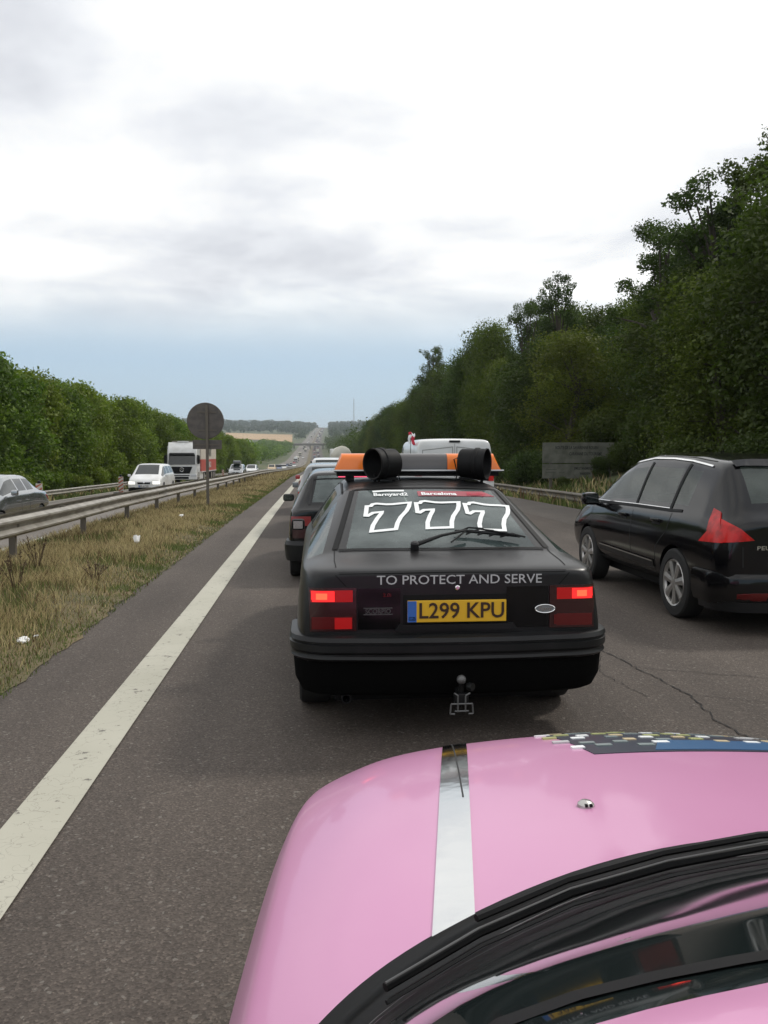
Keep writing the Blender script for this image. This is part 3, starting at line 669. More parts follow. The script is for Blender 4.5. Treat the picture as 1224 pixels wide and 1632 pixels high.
    ribbon('panel_gap', bvh, [(-.60, 1.43, 0), (-.3, 1.45, 0), (.3, 1.45, 0), (.60, 1.43, 0)], (0, 0, -1), .008, 'black', t, .003)
    ribbon('spoiler_edge', bvh, [(-.64, 0, .952), (0, 0, .957), (.64, 0, .952)], D, .012, 'ford_paint', t, .010)
    # 777 on the rear glass: outline
    seven = [(0, .93), (.09, .93), (.13, 1.0), (.22, 1.02), (.45, .97), (.60, .965), (.80, .985), (1.0, 1.0), (.98, .84), (.93, .68), (.80, .45), (.735, .25), (.705, .04), (.17, 0), (.19, .20), (.27, .44), (.35, .62), (.36, .68), (.16, .66), (.05, .56), (0, .57)]
    gl = Vector((0, .85, .34)).normalized(); d = Vector((0, .34, -.85)).normalized()
    for cx, tilt, up, sh in ((-.270, .05, -.01, .058), (.052, -.03, .012, .01), (.368, -.12, -.02, -.02)):
        P = []
        for a, b_ in seven:
            a2, b2 = (a - .5) * .290, (b_ - .5) * .365
            x = a2 * math.cos(tilt) - b2 * math.sin(tilt) * .7; y = a2 * math.sin(tilt) * 1.2 + b2
            P.append((cx + x + (b_ - 1) * sh, .925 + y + up, 1.17 + y * .4))
        ribbon('number_decal', bvh, P, d, .029, 'decal', t, .005, closed=True)
    proj_text('lettering', bvh, 'Barnyard2', .070, (-.25, 1.235, 1.31), d, (1, 0, 0), gl, 'decal', t, .0022, xs=.82, off=.005)
    patch('decal_band', bvh, [(-.06, 1.205, 1.31), (.47, 1.205, 1.31), (.40, 1.285, 1.34), (-.06, 1.285, 1.34)], d, 'decal_pink', t, .003)
    proj_text('lettering', bvh, 'Barcelona', .072, (.085, 1.235, 1.31), d, (1, 0, 0), gl, 'decal', t, .0022, xs=.86, off=.007)
    proj_text('lettering', bvh, 'Rally', .068, (.345, 1.235, 1.31), d, (1, 0, 0), gl, 'decal_red', t, .002, off=.007)
    ribbon('decal_silhouette', bvh, [(-.37, 1.285, 1.34), (-.28, 1.30, 1.34), (-.15, 1.295, 1.34)], d, .03, 'decal', t, .004)
    # wiper
    wp = MB(); h0 = hit(bvh, (-.17, .50, 1.0), (0, 0, -1), .03)[0]; h1 = hit(bvh, (.17, .64, 1.1), (0, 0, -1), .05)[0]
    wp.tube([h0, h0 * .5 + h1 * .5 + Vector((0, 0, .012)), h1], [.016, .010, .007], 8); wp.lathe([(.026, -.03), (.026, .012), (.016, .022), (.001, .022)], (0, -.3, 1), h0, 16)
    q = [hit(bvh, (x, y, 1.1), (0, 0, -1), .03)[0] for x, y in ((.10, .665), (.2, .66), (.35, .635), (.5, .60))]
    wp.tube(q, [.008, .012, .012, .006], 6)
    for k in range(5):
        a = hit(bvh, (.10 + .07 * k, .66 - .01 * k, 1.1), (0, 0, -1), .015)[0]; b_ = hit(bvh, (.28 + .06 * k, .66 - .024 * k, 1.1), (0, 0, -1), .05)[0]; wp.tube([a, (a + b_) / 2 + Vector((0, .015, .02)), b_], .006, 5)
    wp.tube([hit(bvh, (.06, .55, 1.1), (0, 0, -1), .02)[0], h1], .006, 5)
    wp.obj('wiper', ['bumper'], t, smooth=True)
    # mirrors
    for sg in (-1, 1):
        mb = MB(); mb.box(min(sg * .86, sg * .985), max(sg * .86, sg * .985), 3.18, 3.28, .92, 1.02, 0, .03); mb.box(min(sg * .88, sg * .965), max(sg * .88, sg * .965), 3.172, 3.182, .935, 1.005, 1); mb.obj('door_mirror', ['black', 'chrome'], t, smooth=True)
    # tow bar and plate socket
    mb = MB(); mb.tube([(0.02, .25, .31), (.02, .02, .30), (.02, -.045, .31), (.02, -.06, .36)], [.022, .02, .018, .014], 10)
    bm = bmesh.new(); bmesh.ops.create_uvsphere(bm, u_segments=16, v_segments=10, radius=.026)
    mb.add([(v.co.x + .02, v.co.y - .06, v.co.z + .385) for v in bm.verts], [[v.index for v in f.verts] for f in bm.faces], 1); bm.free()
    mb.box(-.02, .06, -.07, -.03, .245, .31, 0, .008); mb.lathe([(.022, 0), (.022, .03), (.001, .03)], (.7, -.7, 0), (.06, -.05, .345), 14, 0)
    mb.obj('tow_ball', ['bumper', 'steel_dark'], t, smooth=True)
    mb = MB()
    for a, b_ in (((-.05, .255), (.09, .255)), ((-.05, .255), (-.055, .20)), ((.09, .255), (.095, .20)), ((-.055, .20), (-.025, .20)), ((.095, .20), (.065, .20)), ((-.005, .255), (-.005, .21)), ((.045, .255), (.045, .21)), ((-.03, .315), (-.005, .30)), ((.045, .30), (.075, .315)), ((-.005, .30), (-.005, .255)), ((.045, .30), (.045, .255)), ((-.025, .215), (.065, .215))):
        mb.tube([(.02 + (a[0] - .02) * .84, -.075, a[1]), (.02 + (b_[0] - .02) * .84, -.075, b_[1])], .005, 6)
    mb.obj('tow_bracket', ['steel_dark'], t, smooth=True)
    mb = MB(); mb.lathe([(.026, -.3), (.028, 0), (.022, 0), (.022, -.2)], (0, -1, -.05), (-.60, .12, .24), 18); mb.obj('exhaust_pipe', ['bumper'], t, smooth=True)
    mb = MB(); mb.box(-.66, .66, .35, 4.2, .16, .30, 0, .02); mb.obj('underside', ['black'], t)
    mb = MB(); mb.tube([(-.30, 1.62, 1.40), (-.30, 1.58, 1.47), (-.30, 1.50, 1.53)][:2], .007, 6); mb.obj('aerial', ['black'], t)
    # light bar (clamped to the roof, moves with the car)
    L = empty('light_bar', (0, 0, 0)); L.parent = t
    y = 1.95; zb = 1.478
    mb = MB(); mb.box(-.62, .66, y - .15, y + .15, zb, zb + .018, 0, .006); mb.box(-.635, .675, y - .155, y - .150, zb + .010, zb + .020, 1); mb.box(-.60, .64, y - .12, y + .12, zb - .03, zb, 2)
    mb.obj('bar_base', ['bumper', 'decal', 'black'], L)
    def dome(x0, x1, m, s0=0, s1=0, h=.125):
        V = []; F = []; k = 10
        for x, sh in ((x0, 0), (x0 + s0, 1), (x1 - s1, 1), (x1, 0)):
            for i in range(k + 1):
                a = math.pi * i / k; sq = (abs(math.sin(a)) ** .45); V.append((x, y - math.copysign(abs(math.cos(a)) ** .45, math.cos(a)) * .14 * (.9 if sh else 1), zb + .018 + h * sq * (1 if sh else .02)))
        for j in range(3):
            for i in range(k): F.append((j * (k + 1) + i, j * (k + 1) + i + 1, (j + 1) * (k + 1) + i + 1, (j + 1) * (k + 1) + i))
        F.append(tuple(range(k + 1))); F.append(tuple(3 * (k + 1) + i for i in range(k + 1)))
        mbx = MB(); mbx.add(V, F, 0); mbx.obj('lens', [m], L, smooth=True, sharp=40)
    dome(-.615, -.16, 'orange', .05, .0); dome(-.158, .24, 'barlens'); dome(.242, .655, 'orange', 0, .05)
    for x in (-.5, .54):
        mb = MB(); mb.box(x - .03, x + .03, y - .10, y + .10, 1.41, zb - .02, 0, .004); mb.obj('bar_foot', ['black'], L)
    # two horn speakers, strapped on in front of the bar
    for cx, ang in ((-.255, 25), (.405, -36)):
        s = -1 if ang > 0 else 1; a = R(35 if s < 0 else 40)
        tw = R(56 if s < 0 else 62); ax = Vector((s * math.sin(tw), -math.cos(tw), -.02)).normalized()
        o = Vector((cx, 1.66, 1.545)); r = .112
        mb = MB(); mb.lathe([(.02, -.09), (r * .9, -.09), (r * .97, -.08), (r * .97, .02), (r * 1.06, .025), (r * 1.06, .05), (r, .055), (r, .100), (r * 1.04, .105), (r * 1.02, .115), (r * .93, .11), (r * .90, .05), (r * .35, -.04), (.001, -.05)], ax, o, 36, 0)
        mb.tube([(cx - .07, 1.66, 1.47), (cx - .07, 1.66, 1.40)], .011, 8); mb.tube([(cx + .07, 1.66, 1.47), (cx + .07, 1.66, 1.40)], .011, 8); mb.box(cx - .10, cx + .10, 1.64, 1.68, 1.425, 1.445)
        mb.obj('horn_speaker', ['black'], t, smooth=True, sharp=35)
        wv = o + ax * (-.09); mb = MB(); s2 = 1 if s < 0 else -1
        mb.tube([wv, wv + Vector((s2 * .03, 0, .04)), wv + Vector((s2 * .055, -.01, .03)), wv + Vector((s2 * .03, -.02, -.08)), wv + Vector((s2 * .05, -.03, -.135))], .005, 6); mb.obj('speaker_cable', ['black'], t, smooth=True)
    return t
build_ford()

# ------------------------------------------------------------------ black people carrier on the right
def build_peugeot():
    t = empty('family_car', (4.46, 7.05, 0), 0, 'glossy black family car with chrome window strip and angular red tail lamps', 'car')
    st = [
        (-0.11, .36, .72, .72, .68, .92, .62, .97, .99),
        (-0.08, .32, .84, .72, .78, .97, .68, 1.02, 1.04),
        (0.01, .28, .895, .74, .83, 1.00, .69, 1.07, 1.10),
        (0.08, .27, .907, .75, .84, 1.01, .675, 1.16, 1.19),
        (0.25, .26, .912, .76, .85, 1.02, .65, 1.35, 1.39),
        (0.39, .26, .915, .77, .86, 1.02, .64, 1.49, 1.545),
        (0.46, .26, .915, .77, .86, 1.02, .645, 1.515, 1.58),
        (0.80, .26, .917, .77, .865, 1.02, .655, 1.525, 1.605),
        (1.05, .26, .918, .77, .865, 1.02, .665, 1.545, 1.625),
        (1.13, .26, .918, .77, .865, 1.02, .668, 1.548, 1.63),
        (1.95, .26, .918, .77, .865, 1.01, .672, 1.565, 1.645),
        (2.03, .26, .918, .77, .865, 1.01, .672, 1.56, 1.643),
        (2.45, .26, .918, .77, .865, 1.00, .665, 1.525, 1.61),
        (2.80, .26, .918, .77, .865, 1.00, .675, 1.42, 1.51),
        (3.10, .26, .918, .77, .86, .99, .71, 1.27, 1.345),
        (3.42, .26, .915, .77, .855, .98, .76, 1.07, 1.12),
        (3.52, .26, .912, .77, .85, .97, .765, 1.02, 1.07),
        (3.95, .27, .900, .74, .82, .91, .74, .95, 1.00),
        (4.22, .29, .86, .70, .77, .80, .68, .83, .87),
        (4.34, .33, .79, .62, .70, .68, .58, .72, .74),
        (4.37, .38, .70, .58, .62, .64, .52, .67, .68)]
    body, bvh, me = car_body('p', st, 'black_paint', t, side=((7, 8), (9, 10), (11, 14)), rear=(3, 5), front=(12, 15), arches=((.86, .34, .385), (3.47, .34, .385)), glass='glass_pale', lvl=3)
    for y in (.86, 3.47):
        for sg in (-1, 1): wheel(t, sg * .905, y, .345, .21, sg, spokes=7 if y > 2 else 7)
    for sg in (-1, 1):
        d = (-sg, 0, 0); X = sg * 2
        # chrome strip over the side windows
        ribbon('chrome_strip', bvh, [(X, 3.40, 1.085), (X, 3.10, 1.285), (X, 2.80, 1.43), (X, 2.45, 1.53), (X, 2.0, 1.572), (X, 1.5, 1.57), (X, 1.05, 1.548), (X, .62, 1.50)], d, .020, 'chrome', t, .010)
        ribbon('window_rubber', bvh, [(X, 3.36, 1.025), (X, 2.0, 1.045), (X, 1.1, 1.05), (X, .82, 1.06)], d, .03, 'black', t, .007)
        ribbon('window_rubber', bvh, [(X, 3.36, 1.045), (X, 2.0, 1.066), (X, 1.1, 1.070)], d, .007, 'chrome', t, .010)
        for p in ([(X, 3.36, 1.0), (X, 3.34, .7), (X, 3.1, .36), (X, 2.0, .33)], [(X, 2.02, 1.0), (X, 2.0, .7), (X, 1.98, .34)], [(X, 1.02, 1.03), (X, 1.06, .85), (X, 1.3, .66), (X, 1.38, .34)]):
            ribbon('panel_gap', bvh, p, d, .008, 'rubber', t, .002)
        for y, zt_ in ((1.09, 1.52), (1.99, 1.53)): ribbon('window_pillar', bvh, [(X, y, 1.06), (X, y - .02, 1.3), (X, y - .05, zt_)], d, .05, 'black', t, .006)
        for y in (1.24, 2.16):
            h = hit(bvh, (X, y + .1, .93), d, .02)[0]; mb = MB(); mb.box(h.x - .015, h.x + .015, h.y - .10, h.y + .10, h.z - .018, h.z + .018, 0, .012); mb.obj('door_handle', ['black_paint'], t, smooth=True)
            ribbon('handle_recess', bvh, [(X, y + .0, .915), (X, y + .2, .915)], d, .05, 'black', t, .003)
        ribbon('sill_trim', bvh, [(X, 3.02, .49), (X, 1.36, .47)], d, .085, 'bumper', t, .010)
        ribbon('sill_strip', bvh, [(X, 3.0, .52), (X, 1.38, .50)], d, .012, 'alloy', t, .016)
        # roof rail seam, a dark rubber line
        ribbon('roof_seam', bvh, [(sg * .58, 2.3, 2), (sg * .575, .65, 2)], (0, 0, -1), .012, 'rubber', t, .003)
        # tail lamp: boomerang from flank round to the tailgate
        dd = Vector((-sg * .75, .66, 0))
        L = patch('tail_light', bvh, [(sg * .93, .30, .815), (sg * .885, -.05, .83), (sg * .86, -.01, .935), (sg * .90, .18, .925)] if sg < 0 else [(sg * .885, -.05, .83), (sg * .93, .30, .815), (sg * .90, .18, .925), (sg * .86, -.01, .935)], dd, 'lamp_bright', t, .014, 8)
        q = [(sg * .90, .20, .925), (sg * .87, -.02, .93), (sg * .84, .10, 1.09), (sg * .85, .21, 1.12)]
        patch('lens', bvh, q if sg < 0 else [q[1], q[0], q[3], q[2]], dd, 'lamp_bright', L, .014, 8)
        q = [(sg * .885, -.05, .832), (sg * .62, -.13, .86), (sg * .72, -.08, .96), (sg * .86, -.02, 1.03)]
        patch('lens', bvh, q if sg < 0 else [q[1], q[0], q[3], q[2]], Vector((-sg * .45, .9, 0)), 'lamp_bright', L, .014, 8)
        q = [(sg * .72, 0, .34), (sg * .50, 0, .35), (sg * .48, 0, .40), (sg * .74, 0, .40)]
        patch('reflector', bvh, q if sg < 0 else [q[1], q[0], q[3], q[2]], (0, 1, 0), 'lamp_off', t, .055, 4)
        # mirror
        mb = MB(); mb.box(min(sg * .90, sg * 1.09), max(sg * .90, sg * 1.09), 3.02, 3.20, .99, 1.15, 0, .05); mb.tube([(sg * .84, 3.12, .99), (sg * .93, 3.12, 1.02)], .03, 8)
        mb.box(min(sg * .93, sg * 1.07), max(sg * .93, sg * 1.07), 3.012, 3.022, 1.02, 1.125, 1)
        mb.obj('door_mirror', ['black_paint', 'glass'], t, smooth=True)
    interior(t, 1.02, 1.95, 3.0, .70, 1.34)
    # rear bumper, plate, name
    mb = MB(); sweep(mb, bumper_path(.890, -.13, .53, .30), [(-.08, .30), (.02, .28), (.045, .36), (.05, .50), (.035, .56), (-.08, .58)]); mb.obj('bumper', ['black_paint'], t, smooth=True, sharp=30)
    mb = MB(); sweep(mb, bumper_path(.865, -.14, .46, .30), [(-.05, .22), (.03, .22), (.04, .31), (-.05, .31)]); mb.obj('rear_valance', ['bumper'], t, smooth=True, sharp=30)
    proj_text('lettering', bvh, 'PEUGEOT', .05, (-.42, 0, .79), (0, 1, 0), (1, 0, 0), (0, 0, 1), 'chrome', t, .0008, xs=1.5, off=.010)
    proj_text('lettering', bvh, '3008', .05, (.45, 0, .79), (0, 1, 0), (1, 0, 0), (0, 0, 1), 'chrome', t, .0008, xs=1.5, off=.010)
    plate(t, 'CB 418 RK', (0, -.115, .70), .52, .11, -1, ('plate_w', 'plate_b', 'ink'))
    ribbon('panel_gap', bvh, [(-.70, 0, .62), (-.705, 0, .80)], (0, 1, 0), .008, 'rubber', t, .003)
    ribbon('roof_spoiler', bvh, [(-.55, .40, 2), (0, .37, 2), (.55, .40, 2)], (0, 0, -1), .10, 'black_paint', t, .018)
    mb = MB(); mb.box(-.66, .66, .5, 3.9, .18, .34, 0, .02); mb.obj('underside', ['black'], t)
    return t
build_peugeot()
# ------------------------------------------------------------------ pink car under the camera
def build_pink():
    t = empty('pink_car', (0.77, -1.5, 0), 0, 'pink painted car close in front, with a silver stripe along its bonnet', 'car')
    st = [
        (0.00, .36, .70, .60, .66, .82, .56, .86, .88),
        (0.08, .28, .84, .60, .78, .88, .66, .93, .95),
        (0.45, .22, .885, .62, .82, .92, .68, 1.10, 1.14),
        (0.90, .20, .892, .62, .83, .93, .66, 1.30, 1.35),
        (1.20, .20, .895, .62, .83, .93, .66, 1.345, 1.395),
        (1.60, .20, .915, .68, .86, .94, .76, 1.325, 1.385),
        (1.82, .20, .915, .68, .86, .94, .76, 1.325, 1.385),
        (1.885, .20, .915, .68, .86, .94, .76, 1.305, 1.368),
        (2.08, .20, .918, .68, .86, .94, .762, 1.245, 1.300),
        (2.38, .20, .940, .68, .875, .93, .768, 1.105, 1.153),
        (2.60, .20, .952, .70, .882, .915, .774, 1.000, 1.034),
        (2.67, .20, .955, .70, .885, .905, .778, .972, 1.004),
        (2.765, .20, .955, .70, .885, .892, .778, .945, .976),
        (3.05, .20, .945, .69, .872, .868, .765, .915, .945),
        (3.40, .21, .915, .65, .845, .830, .740, .872, .902),
        (3.68, .22, .890, .62, .815, .775, .705, .815, .848),
        (3.90, .25, .840, .58, .755, .695, .640, .735, .762),
        (4.10, .28, .750, .52, .655, .595, .560, .625, .648),
        (4.20, .33, .600, .47, .520, .510, .450, .535, .550)]
    def bow(x, y):
        w = float(np.interp(y, [0, .5, 1.6, 1.83, 2.1, 2.7, 2.9, 3.2, 3.8, 4.2], [.25, 0, 0, -.02, -.12, -.36, -.36, -.30, -.20, -.16])); return w * (abs(x) / .75) ** 2.2
    body, bvh, me = car_body('pk', st, 'pink', t, side=((2, 4), (5, 8)), rear=(2, 4), front=(7, 10), arches=((.75, .30, .35), (3.30, .30, .35)), bow=bow, cowl=(10, 12), lvl=3, glass='glass', wide_front=True)
    for y in (.75, 3.30):
        for sg in (-1, 1): wheel(t, sg * .88, y, .30, .20, sg, spokes=5)
    DN = (0, 0, -1)
    # silver stripes, badge sticker, washer jets
    for sg in (-1, 1):
        q = [(sg * .618, 2.54, 0), (sg * .552, 2.585, 0), (sg * .350, 3.74, 0), (sg * .418, 3.72, 0)]
        patch('bonnet_stripe', bvh, q if sg < 0 else [q[1], q[0], q[3], q[2]], DN, 'chrome_tape', t, .0035, 16)
        ribbon('stripe_crease', bvh, [(sg * .475, 3.1, 0), (sg * .395, 3.72, 0)], DN, .0035, 'bumper', t, .005)
        mb = MB(); h = hit(bvh, (sg * .262, 2.985, 1), DN, .0)[0]
        mb.lathe([(.0165, 0), (.0155, .005), (.010, .010), (.001, .0115)], (0, 0, 1), h, 20); mb.box(h.x - .006, h.x - .001, h.y - .016, h.y - .010, h.z + .004, h.z + .009, 1); mb.box(h.x + .003, h.x + .008, h.y - .016, h.y - .010, h.z + .004, h.z + .009, 1)
        o = mb.obj('washer_jet', ['alloy', 'black'], t, smooth=True)
    # dark blue bonnet sticker with scattered flag squares
    E = [(-.165, 3.72), (-.14, 3.50), (-.10, 3.485), (.56, 3.50), (.60, 3.74), (.55, 3.98), (-.12, 3.98)]
    S = patch('bonnet_sticker', bvh, [(-.115, 3.36, 0), (.57, 3.36, 0), (.60, 3.90, 0), (-.155, 3.90, 0)], DN, 'sticker_dark', t, .002, 16)
    patch('sticker_band', bvh, [(.04, 3.375, 0), (.56, 3.375, 0), (.56, 3.50, 0), (.10, 3.50, 0)], DN, 'sticker_blue', S, .0032, 12)
    r = random.Random(8)
    for i in range(15):
        for j in range(8):
            if (i + j) % 2 == 0 and r.random() < .85:
                x = -.14 + .045 * i + r.uniform(-.012, .012); y = 3.44 + .042 * j + .012 * math.sin(i * .8)
                if j < 1 and x > .03 and r.random() < .8: continue
                w, h = .016 + r.random() * .006, .012
                patch('sticker_square', bvh, [(x - w, y - h, 0), (x + w * .9, y - h, 0), (x + w, y + h, 0), (x - w * .9, y + h, 0)], DN, r.choice(['decal', 'decal_grey', 'sticker_cream', 'sticker_green', 'sticker_dim']), S, .0045, 3)
    # wipers lying over the black scuttle
    for pts, rr in (([(-.685, 2.44), (-.568, 2.516), (-.434, 2.585), (-.29, 2.62), (-.132, 2.657), (.08, 2.67)], (.005, .006, .007, .007, .006, .005)),
                    ([(.05, 2.70), (.2, 2.70), (.4, 2.66), (.58, 2.56)], (.005, .007, .007, .005))):
        q = [hit(bvh, (x, y - .07, 1.2), DN, .022)[0] for x, y in pts]
        mb = MB(); mb.tube(q, list(rr), 8); mb.tube([p + Vector((0, .014, .010)) for p in q[1:]], .005, 6); mb.tube([p + Vector((0, -.014, -.008)) for p in q], .003, 5, 1); mb.tube([p + Vector((0, -.004, .008)) for p in q], .0013, 5, 2); mb.lathe([(.022, -.02), (.022, .01), (.014, .016), (.001, .016)], (0, 0, 1), q[-1], 16); mb.tube([q[-1], q[-1] + Vector((-.03, .06, .0))], .010, 8); mb.obj('wiper', ['black', 'bumper', 'steel_dark'], t, smooth=True)  # thinnest steel tube along the blade imitates its bright highlight
    sb = [(x_, 2.60 - .36 * (abs(x_) / .75) ** 2.2) for x_ in [-.74 + .074 * i for i in range(21)]]
    ribbon('scuttle_edge', bvh, [(x, y + .145, 0) for x, y in sb], DN, .008, 'black', t, .006)
    ribbon('scuttle_trim', bvh, [(x, y + .06, 0) for x, y in sb], DN, .004, 'steel_dark', t, .005)
    ribbon('screen_seal', bvh, [(x, y - .01, 0) for x, y in sb], DN, .018, 'bumper', t, .006)
    ribbon('screen_seal', bvh, [(-.72, 1.895, 0), (-.3, 1.905, 0), (.3, 1.905, 0), (.72, 1.895, 0)], DN, .020, 'black', t, .0015)
    for x0, x1 in ((-.5, -.25), (-.2, .2), (.25, .5)):
        for k in range(3): ribbon('scuttle_vent', bvh, [(x0 + (x1 - x0) * q / 6, 2.66 + .02 * k - .36 * (abs(x0 + (x1 - x0) * q / 6) / .75) ** 2.2, 0) for q in range(7)], DN, .006, 'bumper', t, .004)
    for sg in (-1, 1):
        mb = MB(); mb.box(min(sg * .88, sg * 1.03), max(sg * .88, sg * 1.03), 1.95, 2.07, .92, 1.04, 0, .04); mb.obj('door_mirror', ['pink'], t, smooth=True)
        ribbon('panel_gap', bvh, [(sg * 2, 2.35, .9), (sg * 2, 2.4, .6), (sg * 2, 2.3, .3)], (-sg, 0, 0), .006, 'black', t, .002)
        pass; L = patch('headlight', bvh, [(sg * .72, 9, .58), (sg * .42, 9, .56), (sg * .40, 9, .66), (sg * .70, 9, .72)] if sg > 0 else [(sg * .42, 9, .56), (sg * .72, 9, .58), (sg * .70, 9, .72), (sg * .40, 9, .66)], (0, -1, 0), 'headlamp', t, .006) if False else None
    for sg in (-1, 1):
        mb = MB(); bm = bmesh.new(); bmesh.ops.create_uvsphere(bm, u_segments=20, v_segments=12, radius=1)
        mb.add([(v.co.x * .14 + sg * .55, v.co.y * .08 + 3.86, v.co.z * .07 + .58) for v in bm.verts], [[v.index for v in f.verts] for f in bm.faces]); bm.free(); mb.obj('headlight', ['headlamp'], t, smooth=True)
    mb = MB(); mb.box(-.80, .80, .3, 3.8, .14, .28, 0, .02); mb.obj('underside', ['black'], t)
    return t
M['chrome_tape'] = mat('silver_tape', (0.78, 0.78, 0.77), 0.10, metal=1.0, bump=(4, 0.10, 0.02))
M['pink_seam'] = mat('pink_seam', (0.52, 0.21, 0.375), 0.5)
M['sticker_dark'] = mat('sticker_dark', (0.022, 0.026, 0.045), 0.35); M['sticker_blue'] = mat('sticker_blue', (0.03, 0.10, 0.22), 0.35)
M['sticker_cream'] = mat('sticker_cream', (0.55, 0.45, 0.28), 0.4); M['sticker_green'] = mat('sticker_green', (0.40, 0.42, 0.18), 0.4); M['sticker_dim'] = mat('sticker_dim', (0.2, 0.24, 0.24), 0.4)
build_pink()

# ------------------------------------------------------------------ other cars
TPL = {  # fraction of length: y, zb, hw, zm, wb, zbelt, wg, zgt, zr (fractions of half width / height)
 'hatch': dict(st=[(0, .25, .80, .42, .74, .60, .68, .64, .66), (.008, .22, .93, .44, .88, .64, .80, .68, .70), (.03, .17, .98, .45, .94, .66, .80, .71, .73), (.05, .16, 1, .45, .96, .67, .79, .75, .77), (.105, .15, 1, .45, .97, .67, .73, .93, .955), (.13, .15, 1, .45, .97, .67, .725, .95, .975), (.29, .15, 1, .45, .97, .66, .725, .965, .995), (.305, .15, 1, .45, .97, .66, .725, .965, .995), (.47, .15, 1, .45, .97, .66, .72, .965, 1.0), (.485, .15, 1, .45, .97, .66, .72, .965, 1.0), (.60, .15, 1, .45, .97, .65, .70, .93, .96), (.73, .15, 1, .45, .97, .64, .80, .70, .72), (.76, .15, 1, .45, .96, .63, .82, .66, .685), (.93, .17, .97, .42, .88, .56, .76, .58, .60), (.985, .20, .90, .38, .80, .46, .70, .49, .50), (1, .25, .80, .36, .72, .42, .62, .44, .45)], side=((4, 6), (7, 8), (9, 11)), rear=(3, 4), front=(10, 11), wh=(.17, .80)),
 'saloon': dict(st=[(0, .25, .78, .42, .72, .56, .62, .60, .62), (.01, .20, .92, .44, .84, .62, .72, .66, .68), (.04, .17, .98, .45, .90, .64, .78, .68, .70), (.12, .16, 1, .45, .93, .66, .78, .70, .72), (.15, .16, 1, .45, .94, .66, .76, .73, .75), (.27, .15, 1, .45, .95, .67, .70, .93, .955), (.30, .15, 1, .45, .95, .67, .69, .95, .98), (.37, .15, 1, .45, .95, .66, .69, .96, .995), (.385, .15, 1, .45, .95, .66, .69, .96, .995), (.50, .15, 1, .45, .95, .66, .685, .965, 1.0), (.515, .15, 1, .45, .95, .66, .685, .965, 1.0), (.60, .15, 1, .45, .95, .66, .67, .93, .965), (.73, .15, 1, .45, .95, .65, .78, .70, .72), (.76, .15, 1, .45, .94, .63, .79, .67, .695), (.92, .17, .97, .42, .86, .54, .72, .57, .60), (.985, .20, .90, .38, .76, .46, .64, .49, .50), (1, .25, .78, .36, .66, .42, .56, .44, .45)], side=((5, 7), (8, 9), (10, 12)), rear=(4, 5), front=(11, 12), wh=(.19, .80)),
 'mpv': dict(st=[(0, .22, .82, .40, .78, .58, .72, .62, .64), (.008, .18, .94, .42, .90, .60, .84, .64, .66), (.03, .15, .99, .42, .96, .62, .82, .68, .70), (.05, .15, 1, .42, .97, .63, .81, .74, .76), (.09, .14, 1, .42, .97, .63, .77, .93, .95), (.12, .14, 1, .42, .97, .63, .76, .955, .98), (.31, .14, 1, .42, .97, .62, .76, .965, .995), (.325, .14, 1, .42, .97, .62, .76, .965, .995), (.52, .14, 1, .42, .97, .61, .755, .965, 1.0), (.535, .14, 1, .42, .97, .61, .755, .965, 1.0), (.64, .14, 1, .42, .97, .60, .745, .94, .97), (.82, .14, 1, .42, .96, .57, .84, .64, .67), (.85, .14, 1, .42, .95, .56, .84, .60, .63), (.95, .16, .97, .38, .88, .50, .76, .53, .55), (.99, .18, .90, .35, .80, .43, .70, .46, .47), (1, .22, .82, .33, .74, .38, .62, .41, .42)], side=((4, 6), (7, 8), (9, 11)), rear=(3, 4), front=(10, 11), wh=(.18, .82)),
}
